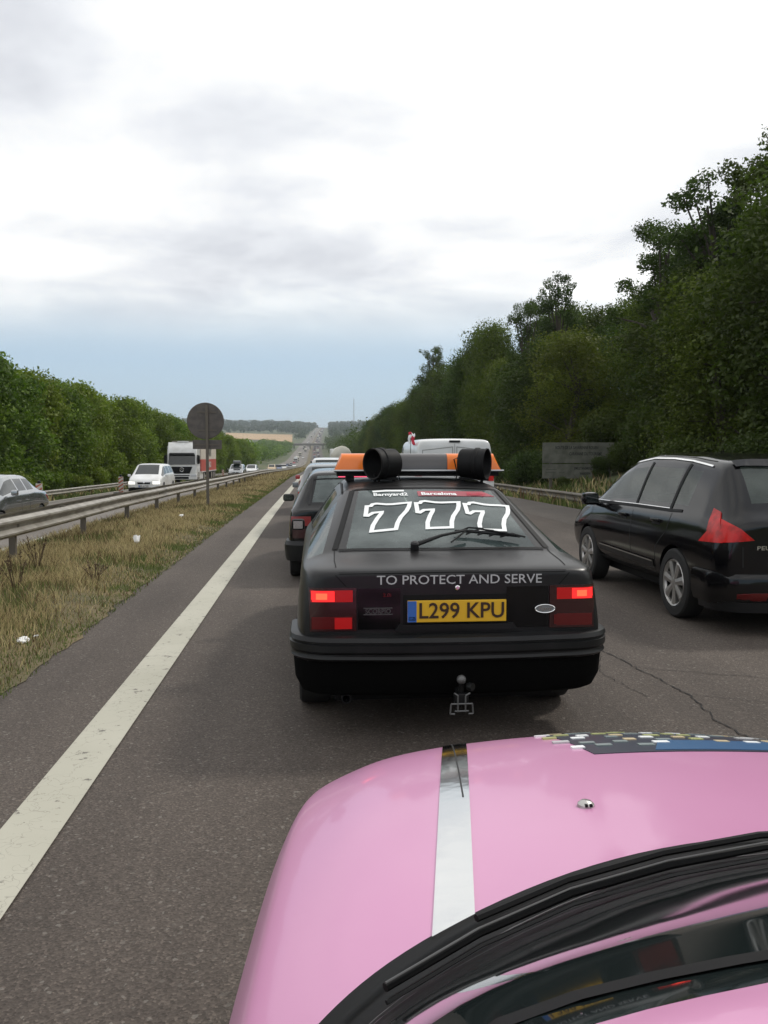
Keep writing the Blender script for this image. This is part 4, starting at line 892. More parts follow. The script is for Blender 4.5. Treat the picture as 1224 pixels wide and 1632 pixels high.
def make_car(kind, paint, L, Wd, H, loc, rz, label, cat='car', group=None, lights_on=True, name=None, head_on=False, lvl=2, high=False, plate_t=None, wheels=True, glass='glass'):
    T = TPL[kind]; t = empty(name or {'hatch': 'hatchback_car', 'saloon': 'saloon_car', 'mpv': 'family_car'}[kind], loc, rz, label, cat, group); hw = Wd / 2
    st = [(s[0] * L, s[1] * H, s[2] * hw, s[3] * H, s[4] * hw, s[5] * H, s[6] * hw, s[7] * H, s[8] * H) for s in T['st']]
    wr = .31 if H < 1.6 else .33; wy = [w * L for w in T['wh']]
    body, bvh, me = car_body('c', st, paint, t, side=T['side'], rear=T['rear'], front=T['front'], arches=[(y, wr, wr + .045) for y in wy], lvl=lvl, glass=glass)
    for y in wy:
        for sg in (-1, 1): wheel(t, sg * (hw - .01), y, wr, .20, sg, spokes=6)
    zl = .50 * H if kind != 'mpv' else .50 * H
    for sg in (-1, 1):
        X = lambda a, b: (min(sg * a * hw, sg * b * hw), max(sg * a * hw, sg * b * hw))
        a, b = X(.62, .93)
        patch('tail_light', bvh, [(a, 0, zl), (b, 0, zl), (b, 0, zl + .15), (a, 0, zl + .15)], (0, 1, 0), 'lamp_bright' if lights_on else 'lamp_off', t, .012, 4)
        a, b = X(.50, .88); z0 = .385 * H if kind != 'mpv' else .36 * H
        patch('headlight', bvh, [(b, 0, z0), (a, 0, z0), (a, 0, z0 + .12), (b, 0, z0 + .15)], (0, -1, 0), 'headlamp_on' if head_on else 'headlamp', t, .012, 4)
        a, b = X(.99, 1.16); mb = MB(); ym = (T['st'][T['front'][1]][0] - .07) * L; zmr = T['st'][T['front'][1]][5] * H + .03
        mb.box(a, b, ym - .05, ym + .06, zmr - .01, zmr + .12, 0, .03); mb.obj('door_mirror', [paint if paint != 'green_black' else 'black'], t, smooth=True)
        for w in T['side'][1:]:
            yy = st[w[0]][0] + .12; h = hit(bvh, (sg * 2, yy, .56 * H), (-sg, 0, 0), .012)[0]; mb = MB(); mb.box(h.x - .012, h.x + .012, h.y - .08, h.y + .08, h.z - .012, h.z + .012, 0, .006); mb.obj('door_handle', [paint], t, smooth=True)
            ribbon('panel_gap', bvh, [(sg * 2, st[w[0]][0] - .03, .63 * H), (sg * 2, st[w[0]][0] - .03, .25 * H)], (-sg, 0, 0), .012, 'black', t, .003)
    # grille, bumper strips, plates
    patch('grille', bvh, [(.34 * hw, 0, .36 * H), (-.34 * hw, 0, .36 * H), (-.38 * hw, 0, .42 * H), (.38 * hw, 0, .42 * H)], (0, -1, 0), 'black', t, .008, 4)
    patch('lower_grille', bvh, [(.62 * hw, 0, .20 * H), (-.62 * hw, 0, .20 * H), (-.62 * hw, 0, .26 * H), (.62 * hw, 0, .26 * H)], (0, -1, 0), 'black', t, .006, 4)
    mb = MB(); mb.lathe([(.05, 0), (.05, .015), (.04, .02), (.001, .02)], (0, 1, 0), (0, L - .005, .41 * H), 16); mb.obj('badge', ['chrome'], t, smooth=True)
    if plate_t:
        plate(t, plate_t, (0, L + .012, .30 * H), .52, .11, 1, ('plate_w', 'plate_b', 'ink')); plate(t, plate_t, (0, -.012, .42 * H), .52, .11, -1, ('plate_w', 'plate_b', 'ink'))
    mb = MB(); mb.box(-hw * .75, hw * .75, .12 * L, .88 * L, .10 * H, .20 * H, 0, .02); mb.obj('underside', ['black'], t)
    return t, bvh, st
# black hatchback just ahead (older shape, upright tail)
def build_golf():
    t = empty('hatchback_car', (0.52, 10.42, 0), 0, 'dark hatchback ahead on the left with a lit high red stop lamp', 'car')
    st = [(0.06, .34, .79, .55, .74, .84, .66, .90, .91), (0.07, .30, .82, .56, .78, .86, .69, .915, .925), (0.12, .26, .84, .56, .81, .88, .70, .935, .95), (0.20, .24, .848, .56, .825, .90, .68, 1.00, 1.02), (0.48, .23, .85, .56, .83, .91, .60, 1.325, 1.36), (0.55, .23, .85, .56, .83, .91, .59, 1.36, 1.395), (0.75, .23, .85, .56, .83, .91, .585, 1.375, 1.42), (1.35, .23, .85, .56, .83, .91, .585, 1.385, 1.44), (1.42, .23, .85, .56, .83, .91, .585, 1.385, 1.44), (2.2, .23, .85, .56, .83, .90, .58, 1.38, 1.435), (2.45, .23, .85, .56, .83, .90, .58, 1.34, 1.385), (3.1, .23, .85, .56, .82, .89, .70, .96, .985), (3.2, .23, .845, .56, .81, .88, .71, .92, .95), (3.85, .28, .80, .5, .75, .70, .66, .74, .76), (3.95, .34, .74, .48, .68, .60, .6, .63, .64)]
    body, bvh, me = car_body('g', st, 'black_paint', t, side=((4, 7), (8, 11)), rear=(3, 4), front=(10, 11), arches=((.72, .3, .345), (3.15, .3, .345)), glass='glass_rear')
    for y in (.72, 3.15):
        for sg in (-1, 1): wheel(t, sg * .84, y, .30, .19, sg, rim='bumper', spokes=0)
    D = (0, 1, 0)
    for sg in (-1, 1):
        a, b = sorted((sg * .80, sg * .56)); L = patch('tail_light', bvh, [(a, 0, .72), (b, 0, .72), (b, 0, .84), (a, 0, .84)], D, 'lamp_dull', t, .012)
        a, b = sorted((sg * .79, sg * .44)); mb = MB(); patch('lower_lamp', bvh, [(a, 0, .565), (b, 0, .565), (b, 0, .69), (a, 0, .69)], D, 'lamp_smoke', t, .010)
        mb = MB(); mb.box(min(sg * .83, sg * 1.00), max(sg * .83, sg * 1.00), 2.55, 2.68, .90, 1.01, 0, .035); mb.box(min(sg * .85, sg * .98), max(sg * .85, sg * .98), 2.543, 2.552, .915, .995, 1); mb.obj('door_mirror', ['black', 'glass_pale'], t, smooth=True)
        ribbon('side_moulding', bvh, [(sg * 2, .3, .52), (sg * 2, 3.7, .50)], (-sg, 0, 0), .05, 'bumper', t, .01)
        ribbon('roof_gutter', bvh, [(sg * .60, .60, 2), (sg * .575, 2.3, 2)], (0, 0, -1), .02, 'black', t, .005)
        ribbon('window_seal', bvh, [(sg * .58, 0, .98), (sg * .535, 0, 1.32)], D, .03, 'ford_paint', t, .004)
    interior(t, .85, 1.70, 2.75, .60, 1.20, shelf=(.3, .85, .92))
    proj_text('lettering', bvh, 'GOLF', .055, (-.37, 0, .845), D, (1, 0, 0), (0, 0, 1), 'chrome', t, .001, xs=1.5, off=.006)
    mb = MB(); sweep(mb, bumper_path(.845, -.02, .5), [(-.06, .26), (.03, .28), (.05, .34), (.055, .48), (.03, .53), (-.06, .53)]); mb.obj('bumper', ['bumper'], t, smooth=True, sharp=28)
    mb = MB(); mb.box(-.20, .24, .44, .47, 1.325, 1.352, 0, .004); mb.obj('high_stop_lamp', ['lamp_pink'], t)
    ribbon('window_seal', bvh, [(-.56, .44, 2), (.56, .44, 2)], (0, 0, -1), .02, 'black', t, .003)
    mb = MB(); mb.tube([(0.1, .75, 1.41), (.1, .55, 1.62)], [.006, .003], 5); mb.lathe([(.02, 0), (.02, .02), (.01, .03)], (0, 0, 1), (.1, .76, 1.40), 10); mb.obj('aerial', ['black'], t)
    plate(t, 'K 482 RGT', (0, .03, .64), .52, .11, -1)
    mb = MB(); mb.box(-.62, .62, .4, 3.6, .16, .3, 0, .02); mb.obj('underside', ['black'], t)
    for y, x, z in ((1.9, -.35, 1.0), (1.9, .35, 1.0)): pass
M['lamp_dull'] = mat('dull_red_lens', (0.22, 0.02, 0.02), 0.3, coat=0.5)
build_golf()
def on(x, y): return (x + rx(y), y, zg(x + rx(y), y))
make_car('mpv', 'grey_paint', 4.3, 1.74, 1.47, on(.50, 16.6), 0, 'grey estate car just ahead of the dark hatchback, only its left edge showing', group='cars queueing in the left lane', lvl=2)
make_car('hatch', 'red_paint', 3.9, 1.66, 1.40, on(.40, 23.0), 0, 'red car in the queue beside the grass verge, mostly hidden', group='cars queueing in the left lane', lvl=2)
make_car('mpv', 'white', 4.3, 1.75, 1.62, on(.62, 33.5), 0, 'white car in the queue, its pale roof showing above the dark hatchback', group='cars queueing in the left lane', lvl=2, high=True)
make_car('saloon', 'silver', 4.5, 1.76, 1.44, on(-7.85, 22.8), math.pi, 'silver saloon car in the oncoming lane at the left edge, behind the crash barrier', plate_t='AX 294 DL')
make_car('mpv', 'white', 4.4, 1.80, 1.66, on(-8.80, 48.3), math.pi, 'white people carrier with headlamps lit, in front of the white lorry', head_on=True, plate_t='BR 617 EK')
c, bv, stt = make_car('mpv', 'silver', 4.4, 1.80, 1.60, on(-8.85, 99.5), math.pi, 'silver car with a box on its roof in the oncoming lanes', head_on=False)
mb = MB(); mb.box(-.42, .42, 1.6, 3.1, 1.62, 1.98, 0, .10); mb.obj('roof_box', ['grey_paint'], c, smooth=True)
make_car('mpv', 'white', 4.3, 1.78, 1.58, on(-9.0, 124), math.pi, 'white car following the car with the roof box', head_on=False)
M['tan_paint'] = mat('tan_paint', (0.5, 0.36, 0.2), 0.35, coat=0.6)
make_car('mpv', 'tan_paint', 4.3, 1.80, 1.65, on(-8.7, 176), math.pi, 'pale orange car in the oncoming lane where the barrier thins out', head_on=False)

# ------------------------------------------------------------------ lorry
def build_lorry():
    X, Y = -10.75, 69.0; z = zg(X, Y); t = empty('lorry', (X, Y, z), math.pi, 'white lorry with a red and cream trailer coming towards us on the left', 'lorry')
    # local: +y is forward (towards the camera), front face at y = 0
    mb = MB(); w = 1.2
    prof = [(0, .55), (.03, 1.3), (-.06, 2.0), (-.22, 2.75), (-.42, 3.05), (-.75, 3.42), (-1.9, 3.42), (-1.9, .9), (-1.9, .55)]
    V = []; F = []
    for x, k in ((-w, 0), (-w * .93, 1), (w * .93, 1), (w, 0)):
        for y, zz in prof: V.append((x, y + (0 if k else -.10), zz))
    n = len(prof)
    for i in range(3):
        for j in range(n - 1): F.append((i * n + j, i * n + j + 1, (i + 1) * n + j + 1, (i + 1) * n + j))
    F += [tuple(range(n)), tuple(3 * n + j for j in range(n))]; mb.add(V, F); mb.obj('cab', ['white'], t, smooth=True, sharp=30)
    mb = MB(); mb.add([(-1.06, .01, 2.02 - .55), (1.06, .01, 1.47), (1.04, -.16, 2.40), (-1.04, -.16, 2.40)], [(0, 1, 2, 3)]); 
    mb = MB(); mb.add([(-1.08, .045, 1.60), (1.08, .045, 1.60), (1.06, -.12, 2.42), (-1.06, -.12, 2.42), (-1.08, -.1, 1.60), (1.08, -.1, 1.60), (1.06, -.2, 2.42), (-1.06, -.2, 2.42)], [(0, 1, 2, 3), (4, 0, 3, 7), (1, 5, 6, 2), (3, 2, 6, 7), (0, 4, 5, 1)]); mb.obj('windscreen', ['glass'], t)
    mb = MB(); mb.add([(-1.0, -.06, 2.44), (1.0, -.06, 2.44), (1.0, .12, 2.38), (-1.0, .12, 2.38), (-1.0, -.12, 2.55), (1.0, -.12, 2.55), (1.0, .10, 2.46), (-1.0, .10, 2.46)], [(0, 1, 2, 3), (4, 5, 6, 7), (0, 4, 7, 3), (1, 5, 6, 2), (3, 2, 6, 7)]); mb.obj('sun_visor', ['black'], t)
    mb = MB(); mb.add([(-.85, .045, 1.42), (.85, .045, 1.42), (.62, .06, .86), (-.62, .06, .86)], [(0, 1, 2, 3)])
    for k in range(6): q = 1.36 - .09 * k; ww = .82 - .035 * k; mb.box(-ww, ww, .045, .075, q - .012, q + .012, 1)
    mb.tube([(.16 * math.cos(a * math.pi / 10), .085, 1.17 + .16 * math.sin(a * math.pi / 10)) for a in range(21)], .014, 5, 2, cap=False); 
    for a in (90, 210, 330): mb.tube([(0, .085, 1.17), (.16 * math.cos(R(a)), .085, 1.17 + .16 * math.sin(R(a)))], .012, 5, 2)
    mb.obj('grille', ['black', 'bumper', 'chrome'], t)
    mb = MB(); mb.box(-1.2, 1.2, -.35, .09, .36, .82, 0, .06); mb.box(-.55, .55, .085, .10, .42, .60, 1); mb.box(-.62, .62, .085, .10, .66, .74, 1); mb.obj('bumper', ['white', 'black'], t)
    for s in (-1, 1):
        mb = MB(); mb.box(min(s * .70, s * 1.14), max(s * .70, s * 1.14), .07, .105, .60, .80, 0, .02); mb.obj('headlight', ['headlamp'], t)
        mb = MB(); mb.box(min(s * 1.22, s * 1.44), max(s * 1.22, s * 1.44), -.22, -.05, 1.65, 2.35, 0, .05); mb.tube([(s * 1.15, -.3, 2.3), (s * 1.3, -.15, 2.38)], .025, 6); mb.obj('wing_mirror', ['black'], t)
        mb = MB(); mb.box(s * 1.19 - .02, s * 1.19 + .02, -1.25, -.35, 1.62, 2.35, 0, .01); mb.obj('side_window', ['glass'], t)
        for y in (-1.15, -4.6): wheel(t, s * 1.2, y, .50, .30, s, rim='steel', spokes=0)
        for y in (-9.8, -11.1, -12.4): wheel(t, s * 1.2, y, .50, .30, s, rim='steel', spokes=0)
        mb = MB(); mb.box(s * 1.14 - .03, s * 1.14 + .03, -4.0, -1.9, .35, .95, 0, .02); mb.obj('side_skirt', ['white'], t)
    mb = MB(); mb.box(-.9, .9, -1.0, -.85, 3.40, 3.47); mb.box(-.9, .9, -.92, -.8, 3.46, 3.54); mb.box(-.45, .45, -.78, -.70, 3.42, 3.53, 1); mb.obj('roof_bar', ['steel', 'white'], t)
    mb = MB(); mb.box(-.5, .5, -12.9, -.4, .55, .95); mb.obj('chassis', ['black'], t)
    mb = MB(); mb.box(-1.24, 1.24, -13.2, -2.45, .95, 2.0, 0, .02); mb.box(-1.24, 1.24, -13.2, -2.45, 2.003, 3.25, 1, .02)
    mb.box(-1.262, 1.262, -13.22, -2.43, .90, .99, 2); mb.box(-1.262, 1.262, -13.22, -2.43, 3.21, 3.29, 2)
    for k in range(3): mb.box(1.235, 1.262, -5.2 - 3.0 * k, -5.1 - 3.0 * k, .95, 3.25, 2)
    tr = mb.obj('trailer', ['curtain_red', 'curtain_cream', 'white'], t)
    for s in (-1, 1):
        v, f = text_geo('TRANS', 1.0, .02, 1.2); mesh_obj('lettering', [(s * 1.266, -7.6 - s * a, 2.6 + b) for a, b, _ in v], f, 'grey_paint', tr)
        v, f = text_geo('CARGO', .7, .02, 1.2); mesh_obj('lettering', [(s * 1.266, -7.6 - s * a, 1.5 + b) for a, b, _ in v], f, 'plate_w', tr)
build_lorry()

# ------------------------------------------------------------------ white van in the right lane
def build_van():
    t = empty('panel_van', on(3.30, 19.3), 0, 'white panel van in the next lane beyond the light bar, seen from behind', 'van')
    st = [(0.0, .42, .90, .9, .88, 1.25, .83, 1.80, 1.84), (0.01, .36, .955, .9, .93, 1.27, .865, 1.90, 1.955), (0.06, .34, .975, .9, .945, 1.28, .875, 1.945, 2.00), (.25, .32, .98, .9, .95, 1.28, .88, 1.96, 2.03), (1.5, .30, .985, .9, .955, 1.28, .88, 1.97, 2.04), (3.2, .30, .985, .9, .955, 1.27, .88, 1.96, 2.03), (3.5, .30, .985, .9, .955, 1.26, .87, 1.92, 1.98), (4.2, .30, .975, .9, .93, 1.20, .86, 1.25, 1.28), (4.85, .34, .93, .8, .85, .98, .78, 1.02, 1.04), (4.95, .4, .84, .7, .76, .85, .68, .88, .9)]
    body, bvh, me = car_body('v', st, 'white', t, side=((5, 7),), front=(6, 7), arches=((.95, .34, .38), (4.0, .34, .38)))
    for y in (.95, 4.0):
        for s in (-1, 1): wheel(t, s * .97, y, .34, .21, s, rim='steel', spokes=0)
    D = (0, 1, 0)
    for s in (-1, 1):
        a, b = sorted((s * .05, s * .76)); 
        ribbon('door_panel', bvh, [(a, 0, 1.42), (b, 0, 1.42), (b - s * 0, 0, 1.74), (a, 0, 1.82)] if s > 0 else [(a, 0, 1.42), (b, 0, 1.42), (b, 0, 1.82), (a, 0, 1.74)], D, .018, 'van_line', t, .005, closed=True)
        a, b = sorted((s * .93, s * .78)); patch('tail_light', bvh, [(a, 0, 1.02), (b, 0, 1.02), (b, 0, 1.36), (a, 0, 1.36)], D, 'lamp_bright', t, .02, 4)
        mb = MB(); mb.box(min(s * .98, s * 1.18), max(s * .98, s * 1.18), 3.6, 3.72, 1.25, 1.55, 0, .04); mb.obj('door_mirror', ['black'], t)
    ribbon('panel_gap', bvh, [(0, 0, .5), (0, 0, 1.9)], D, .012, 'van_line', t, .004)
    mb = MB(); mb.box(-.13, .13, -.02, .04, 1.925, 1.975, 0, .015); mb.obj('high_stop_lamp', ['bumper'], t)
    mb = MB(); mb.box(-.62, -.38, -.025, .0, 1.30, 1.42, 0, .005); mb.box(.05, .16, -.04, .01, 1.15, 1.30, 1, .01); mb.obj('rear_decal', ['lamp_bright', 'black'], t)
    proj_text('lettering', bvh, 'www.atelier.fr', .10, (.45, 0, 1.25), D, (1, 0, 0), (0, 0, 1), 'decal_dim', t, .001, off=.006)
    mb = MB(); sweep(mb, bumper_path(.95, -.06, .3, .12), [(-.05, .38), (.04, .38), (.05, .58), (-.05, .60)]); mb.obj('bumper', ['bumper'], t)
    plate(t, 'AT 503 ZM', (0, -.02, .85), .52, .11, -1, ('plate_w', 'plate_b', 'ink'))
    # small red and white pennant flown from the van's roof corner
    f = empty('pennant', (2.33, 19.9, 2.0), 0, 'small red and white pennant beside the white van roof', 'flag')
    mb = MB(); mb.tube([(0, 0, -.5), (0, 0, .16)], .008, 6); mb.obj('pole', ['bumper'], f)
    V = []; F = []; mi = []
    for i in range(9):
        for j in range(7): V.append((-.06 + .02 * j * 1.3 + .012 * math.sin(i), .012 * math.sin(i * 1.1 + j * .6), .17 - .034 * i + .01 * j * math.sin(j)))
    for i in range(8):
        for j in range(6): F.append((i * 7 + j, i * 7 + j + 1, (i + 1) * 7 + j + 1, (i + 1) * 7 + j)); mi.append(1 if (j > 2) != (i < 2) else 0)
    o = mesh_obj('cloth', V, F, ['decal', 'red_flag'], f, idx=mi, smooth=True); so_ = o.modifiers.new('s', 'SOLIDIFY'); so_.thickness = .004
M['van_line'] = mat('van_seam', (0.28, 0.28, 0.27), 0.5); M['red_flag'] = mat('red_cloth', (0.55, 0.03, 0.06), 0.8)  # grey lines for the door panel outlines and the door gap
build_van()

# ------------------------------------------------------------------ tanker, far along the right lane
def build_tanker():
    t = empty('tank_lorry', on(3.3, 97), 0, 'cream tank lorry far ahead, its round tank beside the orange lamp', 'lorry')
    mb = MB(); mb.lathe([(.001, -.25), (.5, -.22), (.9, -.10), (1.12, .08), (1.15, .25), (1.15, 9), (1.0, 9.3), (.001, 9.4)], (0, 1, 0), (0, .3, 2.2), 32); mb.tube([(0, .6, 3.3), (0, 8.8, 3.3)], .12, 8); mb.obj('tank', ['tank'], t, smooth=True)
    mb = MB(); mb.box(-1.0, 1.0, .1, 9.5, .7, 1.1); mb.obj('chassis', ['black'], t); mb = MB(); mb.box(-1.2, 1.2, 10, 12.2, .6, 3.1, 0, .1); mb.obj('cab', ['white'], t)
    for y in (1.5, 2.8, 4.1, 10.9):
        for s in (-1, 1): wheel(t, s * 1.2, y, .5, .3, s, rim='steel', spokes=0)
    mb = MB(); mb.box(-1.1, 1.1, -.05, .1, .5, .8, 0, .02); mb.obj('bumper', ['bumper'], t)
    for s in (-1, 1): mb = MB(); mb.box(min(s * .75, s * 1.05), max(s * .75, s * 1.05), -.09, -.05, .58, .74); mb.obj('tail_light', ['lamp_bright'], t)
build_tanker()
# ------------------------------------------------------------------ crash barriers
WB = [(0, 0), (.02, .02), (.075, .045), (.08, .075), (.025, .115), (0, .13), (0, .18), (.025, .195), (.08, .235), (.075, .265), (.02, .29), (0, .31)]
def beam(name, x, face, ztop, y0, y1, parent, m='steel'):
    ys = [y for y in np.arange(y0, min(y1, 60), 2.0)] + [y for y in np.arange(60, min(y1, 250), 8.0)] + [y for y in np.arange(250, y1, 40.0)]; V = []; F = []; n = len(WB)
    for y in ys:
        z = zg(x + rx(y), y) + ztop - .31 + .006 * math.sin(y * .7)
        for a, b in WB: V.append((x + rx(y) + face * a + .008 * math.sin(y * .45), y, z + b))
        for a, b in WB[::-1]: V.append((x + rx(y) + face * (a - .006), y, z + b))
    k = 2 * n
    for j in range(len(ys) - 1):
        for c in range(k): F.append((j * k + c, j * k + (c + 1) % k, (j + 1) * k + (c + 1) % k, (j + 1) * k + c))
    return mesh_obj(name, V, F, m, parent, smooth=True, sharp=40)
def barrier(label, beams, posts, spacing, n, y0, y1, ztop, spacer=False, group=None, m='steel'):
    t = empty('crash_barrier', (0, 0, 0), 0, label, 'barrier', group)
    for x, face in beams: beam('rail', x, face, ztop, y0, y1, t, m)
    px_ = None
    for k in range(n):
        y = y0 + 1.4 + spacing * k
        if px_ is None:
            mb = MB(); mb.box(-.05, .05, -.035, .035, -.3, ztop - .04); px_ = mb.obj('post', ['post'], t); o = px_
            if spacer: mb = MB(); a, b = min(x for x, f in beams) - posts, max(x for x, f in beams) - posts; mb.box(a, b, -.05, .05, ztop - .24, ztop - .08); sp0 = mb.obj('spacer', ['post'], t); s_ = sp0
        else:
            o = px_.copy(); C.objects.link(o)
            if spacer: s_ = sp0.copy(); C.objects.link(s_)
        o.location = (posts + rx(y), y, zg(posts + rx(y), y)); o.rotation_euler = (0, 0, 0)
        if spacer: s_.location = o.location
barrier('galvanised double crash barrier on posts along the grassy central verge', ((-4.63, 1), (-5.17, -1)), -4.72, 4.0, 75, -8, 1200, .75, spacer=True)
barrier('low crash barrier on the far left of the oncoming road under the trees', ((-15.0, 1),), -15.08, 4.0, 60, 20, 800, .72)
barrier('rusty crash barrier at the right edge of the road below the billboard', ((8.95, -1),), 9.03, 4.0, 60, 6, 800, .66, m='steel_old')

# ------------------------------------------------------------------ road sign seen from behind, beacons, billboard, litter
def build_sign():
    x, y = -3.40, 27.0; z = zg(x, y); t = empty('road_sign', (x, y, z), 0, 'round road sign seen from its dark back, on a single post in the verge', 'sign')
    mb = MB(); mb.box(-.045, .045, -.03, .03, -.2, 3.30, 0, .01); mb.obj('post', ['post'], t)
    mb = MB(); mb.lathe([(.001, 0), (.575, 0), (.585, .01), (.585, .035), (.57, .035), (.565, .02), (.001, .018)], (0, 1, 0), (-.05, .034, 2.80), 48); mb.obj('disc', ['signback'], t, smooth=True, sharp=30)
    mb = MB()
    for zz in (2.50, 3.08): mb.box(-.30, .30, .012, .036, zz - .02, zz + .02)
    mb.obj('bracket', ['post'], t)
    mb = MB(); mb.box(-.46, .46, .034, .055, 1.90, 2.19, 0, .006); mb.box(-.40, .40, .012, .034, 2.02, 2.06, 1); mb.obj('lower_plate', ['signback', 'post'], t)
build_sign()
first = None
for i, (x, y) in enumerate(((-10.9, 34.0), (-11.0, 48.5), (-11.0, 102), (-11, 128), (-11, 160), (-11, 200))):
    if first is None:
        t = empty('beacon_panel', (0, 0, 0), 0, None, 'beacon', 'striped lane closure beacons on the oncoming road')
        mb = MB(); mb.box(-.13, .13, -.02, .02, .12, 1.02); p = mb.obj('panel', ['cone_white'], t)
        mb = MB()
        for k in range(-1, 5):
            z0 = .16 + .22 * k; q = [(-.13, z0), (.13, z0 + .17), (.13, z0 + .27), (-.13, z0 + .10)]
            q = [(a, min(1.015, max(.125, b))) for a, b in q]
            for yy in (-.024, .024): mb.add([(a, yy, b) for a, b in q], [(0, 1, 2, 3)])
        mb.obj('stripes', ['cone_red'], p); mb = MB(); mb.box(-.38, .38, -.22, .22, 0, .12, 0, .03); mb.obj('foot', ['bumper'], t)
        mb = MB(); mb.lathe([(.06, 0), (.07, .05), (.05, .10), (.001, .11)], (0, 0, 1), (0, 0, 1.02), 14); mb.obj('lamp', ['bumper'], t, smooth=True); first = t; o = t
    else: o = copy_tree(first)
    o.location = on(x, y); o.rotation_euler.z = R(-12 + 9 * (i % 3)); o['label'] = ['striped red and white beacon beside the silver saloon', 'striped red and white beacon standing left of the white people carrier', 'striped beacon far back, just behind the lorry trailer'][i] if i < 3 else 'tiny striped beacon in the distant row along the oncoming road'
def build_board():
    x, y = 12.0, 37.0; t = empty('billboard', (x, y, zg(x, y)), R(-6), 'weathered grey billboard of two boards with faded lettering, half hidden by leaves', 'billboard'); z0 = -zg(x, y)
    def L(a): return a
    mb = MB(); mb.box(-1.6, 1.65, -.03, .03, z0 + 1.28, z0 + 2.22, 0, .01); u = mb.obj('upper_board', ['board'], t)
    mb = MB(); mb.box(-1.6, 1.5, -.03, .03, z0 + .58, z0 + 1.24, 0, .01); l = mb.obj('lower_board', ['board'], t)
    for a in (-1.2, 1.1): mb = MB(); mb.box(a - .06, a + .06, .03, .14, -.3, z0 + 2.2); mb.obj('post', ['post'], t)
    for s, cx, zz, sz, par in (('ROUTE DE LA SAVARENNE ROUEN', -.05, 1.98, .20, u), ('CARAVANE DU TOURISME', .35, 1.70, .20, u), ('SIMULTANEMENT', .25, 1.04, .17, l), ('WAREVIEW', .35, .80, .15, l)):
        v, f = text_geo(s, sz, .004, .62); mesh_obj('lettering', [(cx + a, -.036, z0 + zz + b) for a, b, _ in v], f, 'board_ink', par)
    mb = MB(); mb.box(-1.45, -.95, -.034, -.031, z0 + .98, z0 + .995); mb.box(-1.45, -1.0, -.034, -.031, z0 + .86, z0 + .875); mb.box(-.85, -.6, -.034, -.031, z0 + .86, z0 + .875); mb.obj('small_print', ['board_ink'], l)
build_board()
def crumple(name, loc, sc, label, seed, cup=False):
    bm = bmesh.new(); r = random.Random(seed)
    if cup: bmesh.ops.create_cone(bm, segments=12, radius1=.5, radius2=.8, depth=1.6, cap_ends=False)
    else: bmesh.ops.create_icosphere(bm, subdivisions=3, radius=1)
    for v in bm.verts: v.co *= 1 + r.uniform(-.25, .25); v.co.z *= 1.0 if cup else .4
    me = bpy.data.meshes.new(name); bm.to_mesh(me); bm.free(); me.materials.append(M['litter']); o = bpy.data.objects.new(name, me); C.objects.link(o)
    o.location = loc; o.scale = (sc, sc, sc); o.rotation_euler = (.5 if cup else 0, .3, seed); tag(o, label, 'litter')
crumple('paper_cup', (-3.13, 14.9, .13), .075, 'crumpled white paper cup lying high in the verge grass', 3, True)
crumple('litter_scrap', (-2.46, 7.15, .05), .045, 'torn white scrap in the grass near the asphalt edge', 5)
crumple('litter_scrap', (-2.40, 7.3, .05), .022, 'smaller white scrap just beyond the torn one at the asphalt edge', 9)
crumple('litter_scrap', (-3.3, 21, .12), .06, 'white scrap far up the verge near the sign post', 11)

# ------------------------------------------------------------------ grass
def grass_mesh(name, pts, kind):
    # pts: array of x, y, z, h, w ; colours in cols
    P, cols = pts; n = len(P); rg = np.random.default_rng(7)
    ang = rg.uniform(0, 2 * np.pi, n); lean = rg.normal(0, .35, (n, 2)) * P[:, 3:4]
    dx = np.cos(ang) * P[:, 4] / 2; dy = np.sin(ang) * P[:, 4] / 2
    V = np.zeros((n, 5, 3)); b = P[:, :3]
    V[:, 0] = b - np.c_[dx, dy, np.zeros(n)]; V[:, 1] = b + np.c_[dx, dy, np.zeros(n)]
    mid = b + np.c_[lean * .3, P[:, 3] * .6]; V[:, 2] = mid - np.c_[dx, dy, np.zeros(n)] * .7; V[:, 3] = mid + np.c_[dx, dy, np.zeros(n)] * .7
    V[:, 4] = b + np.c_[lean, P[:, 3]]
    me = bpy.data.meshes.new(name); me.vertices.add(n * 5); me.vertices.foreach_set('co', V.reshape(-1)); base = np.arange(n)[:, None] * 5
    q = (base + np.array([0, 1, 3, 2])).reshape(-1); t = (base + np.array([2, 3, 4])).reshape(-1)
    me.loops.add(n * 7); me.loops.foreach_set('vertex_index', np.concatenate([q, t]).astype(np.int32))
    me.polygons.add(n * 2); ls = np.concatenate([np.arange(n) * 4, n * 4 + np.arange(n) * 3]); me.polygons.foreach_set('loop_start', ls.astype(np.int32)); me.polygons.foreach_set('loop_total', np.concatenate([np.full(n, 4), np.full(n, 3)]).astype(np.int32))
    me.update(calc_edges=True); ca = me.color_attributes.new('col', 'FLOAT_COLOR', 'POINT')
    cc = np.repeat(np.c_[cols, np.ones(n)], 5, axis=0); ca.data.foreach_set('color', cc.reshape(-1)); me.materials.append(M['grass'])
    o = bpy.data.objects.new(name, me); C.objects.link(o); o['kind'] = 'stuff'; return o
def val_noise(x, y, s, seed):
    rg = np.random.default_rng(seed); T = rg.random((64, 64)); u = x / s; v = y / s; i = np.floor(u).astype(int); j = np.floor(v).astype(int); fu = u - i; fv = v - j; fu = fu * fu * (3 - 2 * fu); fv = fv * fv * (3 - 2 * fv)
    a = T[i % 64, j % 64]; b = T[(i + 1) % 64, j % 64]; c = T[i % 64, (j + 1) % 64]; d = T[(i + 1) % 64, (j + 1) % 64]; return (a * (1 - fu) + b * fu) * (1 - fv) + (c * (1 - fu) + d * fu) * fv
